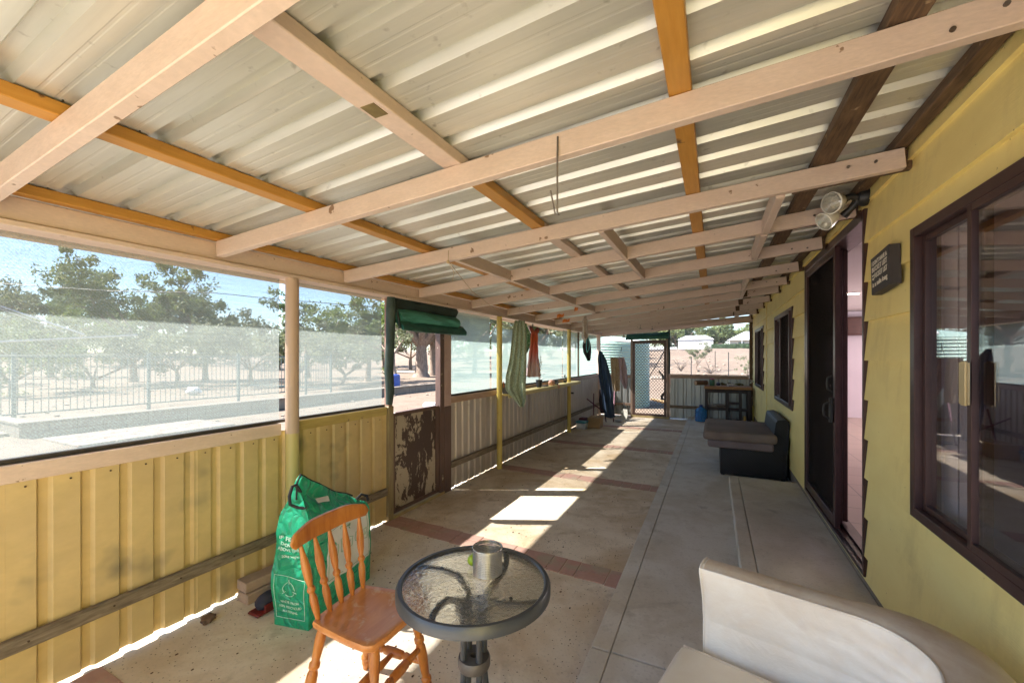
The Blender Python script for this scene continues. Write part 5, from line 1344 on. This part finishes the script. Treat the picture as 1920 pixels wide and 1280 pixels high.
# ================================================================ TREES
bark = M('gum_bark', (.36,.27,.21), (.20,.14,.10), .9, scale=5, stretch=(2,2,.6), b=.4, bd=.03)
def leafmat(name, a, b):
    m, nt, p = new_mat(name)
    n = noise_node(nt, coords(nt,(1,1,1)), .9, 3); oi = nt.nodes.new('ShaderNodeNewGeometry')
    c = mix(nt, ramp(nt, n, .35,.65), a, b); 
    rr = nt.nodes.new('ShaderNodeMath'); rr.operation='MULTIPLY'; rr.inputs[1].default_value=.35; nt.links.new(oi.outputs['Random Per Island'], rr.inputs[0])
    c = mix(nt, rr.outputs[0], c, (.20,.17,.07)); nt.links.new(c, p.inputs['Base Color']); p.inputs['Roughness'].default_value=.65
    tl = nt.nodes.new('ShaderNodeBsdfTranslucent'); nt.links.new(c, tl.inputs[0]); ms = nt.nodes.new('ShaderNodeMixShader'); ms.inputs[0].default_value = .35
    nt.links.new(p.outputs[0], ms.inputs[1]); nt.links.new(tl.outputs[0], ms.inputs[2]); nt.links.new(ms.outputs[0], nt.nodes['Material Output'].inputs['Surface'])
    return m
lf = [leafmat('gum_leaf_olive', (.13,.19,.065), (.20,.25,.09)), leafmat('gum_leaf_grey', (.155,.185,.10), (.215,.24,.14)), leafmat('gum_leaf_bright', (.16,.23,.055), (.22,.29,.075))]
def tree(x, y, H, spread, label, seed, leaf=0, nclump=60, per=70, ls=.16, trunk_h=.35, lean=(0,0), flat=.6, group='gum trees around the paddock', forks=5, droop=0, base_r=None, clump_r=.5):
    nclump = int(nclump*.8); ls *= .9
    rnd = random.Random(seed); z0 = th(x, y)-.05
    t = thing('gum_tree', label, 'tree', (x, y, z0), 0, group)
    tr = MB(); r0 = base_r or H*.028
    p0 = Vector((x,y,z0)); fork = p0+Vector((lean[0]*H*.3, lean[1]*H*.3, H*trunk_h))
    tr.tube([p0, p0.lerp(fork,.15)+Vector((0,0,0)), p0.lerp(fork,.6)+Vector((rnd.uniform(-.1,.1),rnd.uniform(-.1,.1),0)), fork], [r0*1.5,r0*1.05,r0*.9,r0*.75], 8)
    tips = []
    for k in range(forks):
        a = 2*math.pi*(k+rnd.random()*.6)/forks; rr = spread*rnd.uniform(.45,.9)
        e = p0+Vector((lean[0]*H*.6+math.cos(a)*rr, lean[1]*H*.6+math.sin(a)*rr, H*rnd.uniform(.45,.95)))
        m1 = fork.lerp(e,.45)+Vector((rnd.uniform(-.3,.3),rnd.uniform(-.3,.3),-H*.03))
        tr.tube([fork-Vector((0,0,.1)), m1, e], [r0*.6,r0*.38,r0*.12], 6); tips += [m1.lerp(e,.5), e]
        for q in range(3):
            b = m1.lerp(e, rnd.uniform(.2,.8)); e2 = b+Vector((rnd.uniform(-1,1)*spread*.4, rnd.uniform(-1,1)*spread*.4, rnd.uniform(-.12,.2)*H))
            tr.tube([b, b.lerp(e2,.5)+Vector((0,0,-.05*H*.2)), e2], [r0*.25,r0*.15,r0*.05], 5); tips.append(e2)
    obj('trunk', tr, bark, t, 60)
    verts = []; faces = []
    for k in range(nclump):
        b = rnd.choice(tips)+Vector((rnd.gauss(0,.35),rnd.gauss(0,.35),rnd.gauss(.0,.45)))*spread*.30
        cr = spread*rnd.uniform(.07,.20)*clump_r*2
        for q in range(per):
            v = Vector((rnd.gauss(0,1),rnd.gauss(0,1),rnd.gauss(0,1)*flat)); v = v/max(v.length,.3)*rnd.random()**.45*cr
            c = b+v; c.z -= droop*rnd.random()
            n = Vector((rnd.uniform(-1,1),rnd.uniform(-1,1),rnd.uniform(-.8,.8))).normalized(); u = n.orthogonal().normalized(); w_ = n.cross(u)
            s__ = ls*rnd.uniform(.6,1.3); a = rnd.random()*6.28; uu = u*math.cos(a)+w_*math.sin(a); ww = n.cross(uu)
            i = len(verts); verts += [c-uu*s__, c-ww*s__*.38, c+uu*s__, c+ww*s__*.38]; faces.append((i,i+1,i+2,i+3))
    me = bpy.data.meshes.new('crown'); o_ = Vector((x,y,z0)); me.from_pydata([tuple(v-o_) for v in verts], [], faces); me.materials.append(lf[leaf])
    o = bpy.data.objects.new('crown', me); COL.objects.link(o); o.parent = t
    return t
def txy(px, d): v = at(px, 668, d); return v.x, v.y
T = [ # px, depth, H, spread, label, leaf, kwargs
 (250, 26, 7.6, 4.2, 'tall broad gum tree rising highest behind the left mesh', 0, dict(nclump=110, per=95, ls=.15)),
 (95, 30, 6.2, 3.6, 'gum tree with a thin airy crown left of the tallest gum', 1, dict(nclump=70, per=80, ls=.15)),
 (385, 27, 6.0, 3.0, 'gum tree with a rounded crown just left of the pink post', 0, dict(nclump=80, per=85, ls=.15)),
 (20, 17, 3.3, 2.6, 'low dark bushy tree at the far left behind the clothes hoist', 0, dict(nclump=70, per=80, ls=.11, trunk_h=.2)),
 (-90, 22, 4.2, 3, 'bushy tree mostly past the left edge', 0, dict(nclump=60, per=80, ls=.13, trunk_h=.2)),
 (175, 21, 3.0, 3.0, 'low spreading bushy tree under the tallest gum', 1, dict(nclump=70, per=80, ls=.12, trunk_h=.18)),
 (330, 22, 3.4, 3.0, 'low spreading bushy tree with several bare stems behind the fence', 1, dict(nclump=80, per=80, ls=.12, trunk_h=.3)),
 (470, 24, 4.0, 3.2, 'dense middle-height tree against the left side of the pink post', 1, dict(nclump=90, per=80, ls=.13, trunk_h=.25)),
 (575, 30, 7.0, 3.6, 'flat topped gum tree right of the pink post with bare upper limbs', 0, dict(nclump=40, per=90, ls=.17, flat=.3, trunk_h=.45)),
 (560, 22, 3.4, 2.6, 'low multi-stemmed tree right of the pink post', 1, dict(nclump=60, per=80, ls=.12, trunk_h=.25)),
 (690, 27, 6.2, 3.4, 'bright green leafy tree just left of the half door blind', 2, dict(nclump=100, per=85, ls=.15)),
 (640, 23, 3.6, 2.8, 'grey green tree leaning behind the second mesh', 1, dict(nclump=60, per=80, ls=.12, lean=(.3,0), trunk_h=.2)),
 (790, 33, 8.5, 4.6, 'large old gum with a thick forked trunk seen through the half door opening', 1, dict(nclump=80, per=90, ls=.2, trunk_h=.3, base_r=.50, forks=6)),
 (812, 35, 8.0, 4.0, 'second thick trunked gum standing right behind the old forked gum', 1, dict(nclump=70, per=90, ls=.2, trunk_h=.35, base_r=.36)),
 (748, 20, 4.6, 2.2, 'slender leaning sapling at the left of the half door opening', 1, dict(nclump=40, per=60, ls=.10, lean=(-.25,0), trunk_h=.4, base_r=.09)),
 (890, 36, 7.5, 4.5, 'pale gum tree behind the mesh left of the green dress', 1, dict(nclump=80, per=80, ls=.2)),
 (1010, 42, 8.0, 5.0, 'gum tree behind the mesh above the yellow shelf', 1, dict(nclump=80, per=80, ls=.22)),
 (1120, 60, 7.0, 6.0, 'distant gum tree over the top of the green tank', 1, dict(nclump=80, per=80, ls=.28)),
 (1180, 75, 6.5, 7.0, 'distant broad gum above the lattice door', 1, dict(nclump=80, per=80, ls=.3)),
 (1268, 105, 8.0, 8.0, 'distant dark tree directly behind the left end of the white shed', 0, dict(nclump=110, per=80, ls=.38, trunk_h=.2)),
 (1318, 112, 7.0, 8.0, 'distant tree behind the right end of the white shed', 0, dict(nclump=110, per=80, ls=.38, trunk_h=.2)),
 (1366, 108, 7.6, 6.5, 'distant rounded tree standing between the white shed and the far house', 0, dict(nclump=110, per=80, ls=.38, trunk_h=.2)),
 (1425, 115, 6.5, 7.0, 'distant tree behind the far house', 0, dict(nclump=80, per=80, ls=.38, trunk_h=.2)),
 (1228, 110, 8.5, 8.0, 'distant tree left of the white shed', 1, dict(nclump=100, per=80, ls=.38, trunk_h=.2)),
]
for k, (px, d_, H, sp_, lab, li, kw) in enumerate(T):
    x, y = txy(px, d_); tree(x, y, H, sp_, lab, 100+k, li, **kw)
rnd2 = random.Random(77)
src = [o for o in bpy.data.objects if o.name.startswith('gum_tree') and o.parent is None]
for k in range(22):
    px = -160+k*62+rnd2.uniform(-20,20); d_ = rnd2.uniform(44,66); x, y = txy(px, d_)
    c_ = copy_tree(src[(k*5+4) % 12]); c_.location = (x, y, th(x,y)-.1); c_.rotation_euler = (0,0,rnd2.random()*6.28); q_ = rnd2.uniform(1.1,1.5); c_.scale = (q_*1.15,q_*1.15,q_)
    c_['label'] = 'distant grey green tree in the belt behind the paddock'; c_['group'] = 'distant belt of trees behind the paddock'
# small tree and dead bushes on the bank
x, y = txy(1307, 36)
tree(x, y, 2.7, 1.25, 'small round-crowned sapling on the bare bank below the white shed', 55, 1, nclump=45, per=70, ls=.07, trunk_h=.25, forks=4, base_r=.05, group='saplings on the bank')
x, y = txy(1402, 30)
tree(x, y, 1.9, 1.0, 'wispy pale green shrub on the bank at the right edge of the far opening', 56, 1, nclump=35, per=40, ls=.06, trunk_h=.1, forks=5, base_r=.03, group='saplings on the bank')
mb = MB(); rnd = random.Random(4)
for (px, d_) in ((1277,36),(1332,34)):
    x, y = txy(px, d_); z = th(x,y)
    mb = MB()
    for k in range(16):
        a = rnd.random()*6.28; l = rnd.uniform(.4,1.2); e = Vector((x+math.cos(a)*l, y+math.sin(a)*l*.5, z+rnd.uniform(.2,1.2))); m1 = Vector((x,y,z)).lerp(e,.5)+Vector((0,0,.15)); mb.tube([(x,y,z), m1, e], [.03,.02,.008], 5)
    single('dead_bush', mb, M('grey_dead_wood',(.20,.15,.11),(.12,.09,.07),.9), 'leafless dead bush on the bank %s the small sapling' % ('left of' if px < 1300 else 'right of'), 'bush', 'dead bushes on the bank')
for (px, d_, hh, lb_) in ((1296,30,1.5,'dark post standing left of the sapling on the bank'),(1366,31,1.7,'thin metal post standing right of the sapling on the bank'),(1341,38,1.6,'farthest thin fence post on the bank')):
    x, y = txy(px, d_); z = th(x,y); single('fence_post', MB().tube([(x,y,z-.1),(x,y,z+hh)], .035, 6), blackm(), lb_, 'post', 'posts on the bank')
# ================================================================ TANK
tk = thing('water_tank', 'pale green corrugated water tank behind the far wall', 'water tank', (-3.05,13.9,0))
pr = []; r = 1.18; z = -.1
while z < 1.95: pr += [(r,z),(r+.018,z+.02),(r,z+.04)]; z += .08
pr2 = pr+[(r,z),(r*.9,z+.08),(.3,z+.20),(0,z+.22)]
obj('shell', MB().lathe(pr2, (-3.05,13.9,0), 56), M('pale_green_tank_paint',(.36,.50,.41),(.31,.44,.36),.45,.1,scale=2,b=.05), tk, 35)
obj('pipe', MB().tube([(-2.9,12.6,2.05),(-2.3,12.3,1.98),(-1.9,12.2,1.95)], .045, 10), white(), tk, 50)
# hose, red barrow and stakes outside the lattice door
wbr = thing('wheelbarrow', 'red wheelbarrow parked outside the lattice door', 'wheelbarrow', (-.98,14.6,0))
redm = M('red_enamel',(.45,.05,.05),(.35,.04,.04),.4)
q = [(-1.25,14.3),(-.65,14.3),(-.65,15.0),(-1.25,15.0)]
rings = [[(x*.0+(-.95)+(x+.95)*.55, 14.65+(y-14.65)*.6, .45) for x, y in q], [(x, y, .82) for x, y in q], [(-.95+(x+.95)*.94, 14.65+(y-14.65)*.94, .82) for x, y in q], [(-.95+(x+.95)*.5, 14.65+(y-14.65)*.55, .48) for x, y in q]]
obj('tray', MB().loft(rings), redm, wbr)
obj('wheel', MB().lathe([(.10,-.03),(.18,-.04),(.18,.04),(.10,.03)], (-1.42,14.65,.17), 20, Matrix.Rotation(R(90),3,'X'), closed=True), blackm(), wbr, 40)
for y in (14.42,14.88): obj('frame', MB().tube([(-1.42,y+(14.65-y)*.7,.17),(-1.0,y,.42),(-.2,y,.62)], .018, 8), blackm(), wbr); obj('leg', MB().tube([(-.72,y,.45),(-.62,y,-.05)], .016, 8), blackm(), wbr)
single('leaning_stake', MB().tube([(-1.75,13.0,.9),(-1.45,13.3,1.5),(-1.2,13.4,2.0)], [.012,.018,.02], 6), blackm(), 'dark curved stake rising outside the lattice door', 'stake')
single('timber_plank', MB().bar((-1.6,14.2,1.05),(-.9,13.5,.2), .03,.05), greywood(), 'grey plank leaning diagonally outside the lattice door', 'plank')
single('cut_branch', MB().tube([(-1.7,13.0,.25),(-1.3,13.1,.16),(-1.05,13.2,.2)], [.03,.05,.06], 8), M('pale_branch',(.4,.27,.14),(.3,.2,.1),.9), 'short pale branch lying on the ground outside the lattice door', 'branch')
x, y = txy(1262, 24); 
pt_ = thing('flower_tub', 'shallow terracotta red tub outside just right of the lattice door', 'tub', (x,y,th(x,y)))
pt_z = th(x,y)
obj('bowl', MB().lathe([(.3,0),(.42,.35),(.45,.35),(.45,.40),(.40,.40),(.28,.05)], (x,y,pt_z), 20), M('terracotta',(.48,.20,.14),(.4,.15,.1),.8), pt_, 40)
obj('stand', MB().tube([(x,y,pt_z-.1),(x,y,pt_z)], .2, 12), greywood(), pt_)
# ================================================================ SHED, FAR HOUSE, HEDGE
x, y = txy(1305, 96); z = th(x,y)-.1
shd = thing('shed', 'plain white metal shed with a hipped roof on the rise', 'shed', (x,y,z))
wht = M('white_steel_cladding',(.68,.68,.66),(.60,.60,.58),.5,scale=1,stretch=(8,1,.3),b=.05)
obj('wall', MB().box(x-3.6,x+3.6,y-3,y+3,z,z+2.5), wht, shd)
obj('roof', MB().loft([[(x-3.8,y-3.2,z+2.5),(x+3.8,y-3.2,z+2.5),(x+3.8,y+3.2,z+2.5),(x-3.8,y+3.2,z+2.5)],[(x-2.1,y-.3,z+3.5),(x+2.1,y-.3,z+3.5),(x+2.1,y+.3,z+3.5),(x-2.1,y+.3,z+3.5)]]), M('white_roof_sheet',(.76,.76,.76),(.7,.7,.7),.4), shd)
obj('door', MB().box(x+1.2,x+3.0,y-3.04,y-3.0,z,z+2.2), wht, shd)
x2, y2 = x+4.6, y-.5
single('lean_to', MB().box(x2-.5,x2+.9,y2-1,y2+1.5,z,z+1.6), M('grey_brown_timber_wall',(.2,.15,.13),(.14,.1,.09),.8), 'small brownish outbuilding touching the right side of the white shed', 'outbuilding')
x3, y3 = txy(1243, 100); z3 = th(x3,y3)
single('low_white_fence', MB().box(x3-5,x3+3.2,y3,y3+.1,z3,z3+.9), wht, 'low white fence left of the white shed', 'fence')
x, y = txy(1408, 92); z = th(x,y)-.1
fh = thing('far_house', 'pale cottage with a light grey hipped roof beyond the hedge', 'house', (x,y,z))
obj('wall', MB().box(x-4.2,x+6,y-3,y+3,z,z+2.3), M('cream_wall',(.55,.52,.45),(.5,.47,.4),.7), fh)
obj('roof', MB().loft([[(x-4.8,y-3.6,z+2.3),(x+6.6,y-3.6,z+2.3),(x+6.6,y+3.6,z+2.3),(x-4.8,y+3.6,z+2.3)],[(x-1.2,y-.2,z+4.3),(x+3,y-.2,z+4.3),(x+3,y+.2,z+4.3),(x-1.2,y+.2,z+4.3)]]), M('light_grey_roof',(.60,.62,.64),(.54,.56,.58),.4), fh)
for k in (-2.6,.2,3): obj('window', MB().box(x+k,x+k+1.1,y-3.05,y-3.0,z+.9,z+1.9), M('dark_pane',(.08,.1,.1),(.06,.08,.08),.2), fh)
for k in (-4.4,-2,.8,3.4): obj('veranda_post', MB().box(x+k,x+k+.12,y-3.55,y-3.43,z,z+2.3), white(), fh)
xh, yh = txy(1376, 84)
mb = MB(); rnd = random.Random(9); verts=[]; faces=[]
zh = th(xh,yh)
mb.box(xh-3.9,xh+5,yh-.45,yh+.45,zh-.2,zh+.95,.1)
for k in range(5200):
    c = Vector((rnd.uniform(xh-4.1,xh+5.2), yh+rnd.uniform(-.6,.5), zh+rnd.uniform(.0,1.12))); a = rnd.random()*6.3; u = Vector((math.cos(a),.3,math.sin(a)))*.12; w_ = Vector((-math.sin(a),.3,math.cos(a)))*.06
    mb.face([c-u,c-w_,c+u,c+w_])
single('hedge', mb, M('clipped_hedge_leaf',(.055,.10,.035),(.035,.07,.025),.8,scale=3), 'low clipped green hedge in front of the far cottage', 'hedge')
mb = MB(); rnd = random.Random(21)
for k in range(260):
    x = rnd.uniform(-24,-5); y = rnd.uniform(1,26); r = rnd.uniform(.02,.07); mb.ball((x,y,th(x,y)+r*.3), r, 1, (1,1,.6), .5)
for k in range(160):
    x = rnd.uniform(-12,12); y = rnd.uniform(26,60); r = rnd.uniform(.05,.18); mb.ball((x,y,th(x,y)+r*.3), r, 1, (1,1,.6), .5)
tag(obj('rocks_and_clods', mb, M('pale_rock',(.40,.32,.25),(.25,.19,.14),.9), None), 'scattered pale stones and clods on the bare ground', 'stones', kind='stuff')
x, y = txy(363, 17); single('white_rock', MB().ball((x,y,.1), .22, 3, (1.3,1,.8), .6), white(), 'white rock lying by the fence beyond the left mesh', 'rock', smooth=60)
x, y = txy(808, 12.5); single('pale_rock', MB().ball((x,y,.02), .17, 3, (1.5,1,.7), .6), M('bleached_rock',(.6,.55,.52),(.5,.44,.4),.9,scale=9,b=.3), 'pale rock on the ground seen through the half door opening', 'rock', smooth=60)
x, y = txy(737, 18); single('blue_drum', MB().lathe([(.28,0),(.3,.05),(.3,.3),(.31,.32),(.3,.34),(.3,.75),(.25,.8),(0,.8)], (x,y,th(x,y)), 20), M('blue_drum_plastic',(.04,.08,.32),(.03,.06,.25),.5), 'blue plastic drum partly hidden at the left edge of the half door opening', 'drum', smooth=40)

# ================================================================ LIGHT, SKY, CAMERA
w = bpy.data.worlds.new('World'); scene.world = w; w.use_nodes = True
nt = w.node_tree; bgn = nt.nodes['Background']; sky = nt.nodes.new('ShaderNodeTexSky'); sky.sky_type = 'NISHITA'; sky.sun_disc = False
L = Vector((1,.46,-1.2)).normalized()
sky.sun_elevation = math.asin(-L.z); sky.sun_rotation = math.atan2(-L.x, -L.y)
sky.altitude = 200; sky.dust_density = .4; sky.ozone_density = 4; sky.air_density = 1.0
nt.links.new(sky.outputs[0], bgn.inputs[0]); bgn.inputs[1].default_value = .074
sl = bpy.data.lights.new('sun','SUN'); sl.energy = 4; sl.angle = R(.9); sl.color = (1,.965,.91)
so = bpy.data.objects.new('sun', sl); COL.objects.link(so); so.rotation_euler = L.to_track_quat('-Z','Y').to_euler(); so.location = (-8,-4,10)
cam = bpy.data.cameras.new('camera'); cam.sensor_width = 36; cam.lens = 36*775/1920; cam.shift_y = 28.5/1920; cam.clip_start = .05; cam.clip_end = 1500
co = bpy.data.objects.new('camera', cam); COL.objects.link(co); co.location = (0,0,CH); co.rotation_euler = (R(90),0,.454); scene.camera = co
vs = scene.view_settings; vs.view_transform = 'Standard'; vs.look = 'None'; vs.exposure = 2.45; vs.gamma = 1; vs.use_curve_mapping = False
cy = scene.cycles; cy.max_bounces = 8; cy.diffuse_bounces = 6; cy.transparent_max_bounces = 16; cy.glossy_bounces = 4; cy.use_denoising = True
cy.sample_clamp_indirect = 8; cy.caustics_reflective = False; cy.caustics_refractive = False
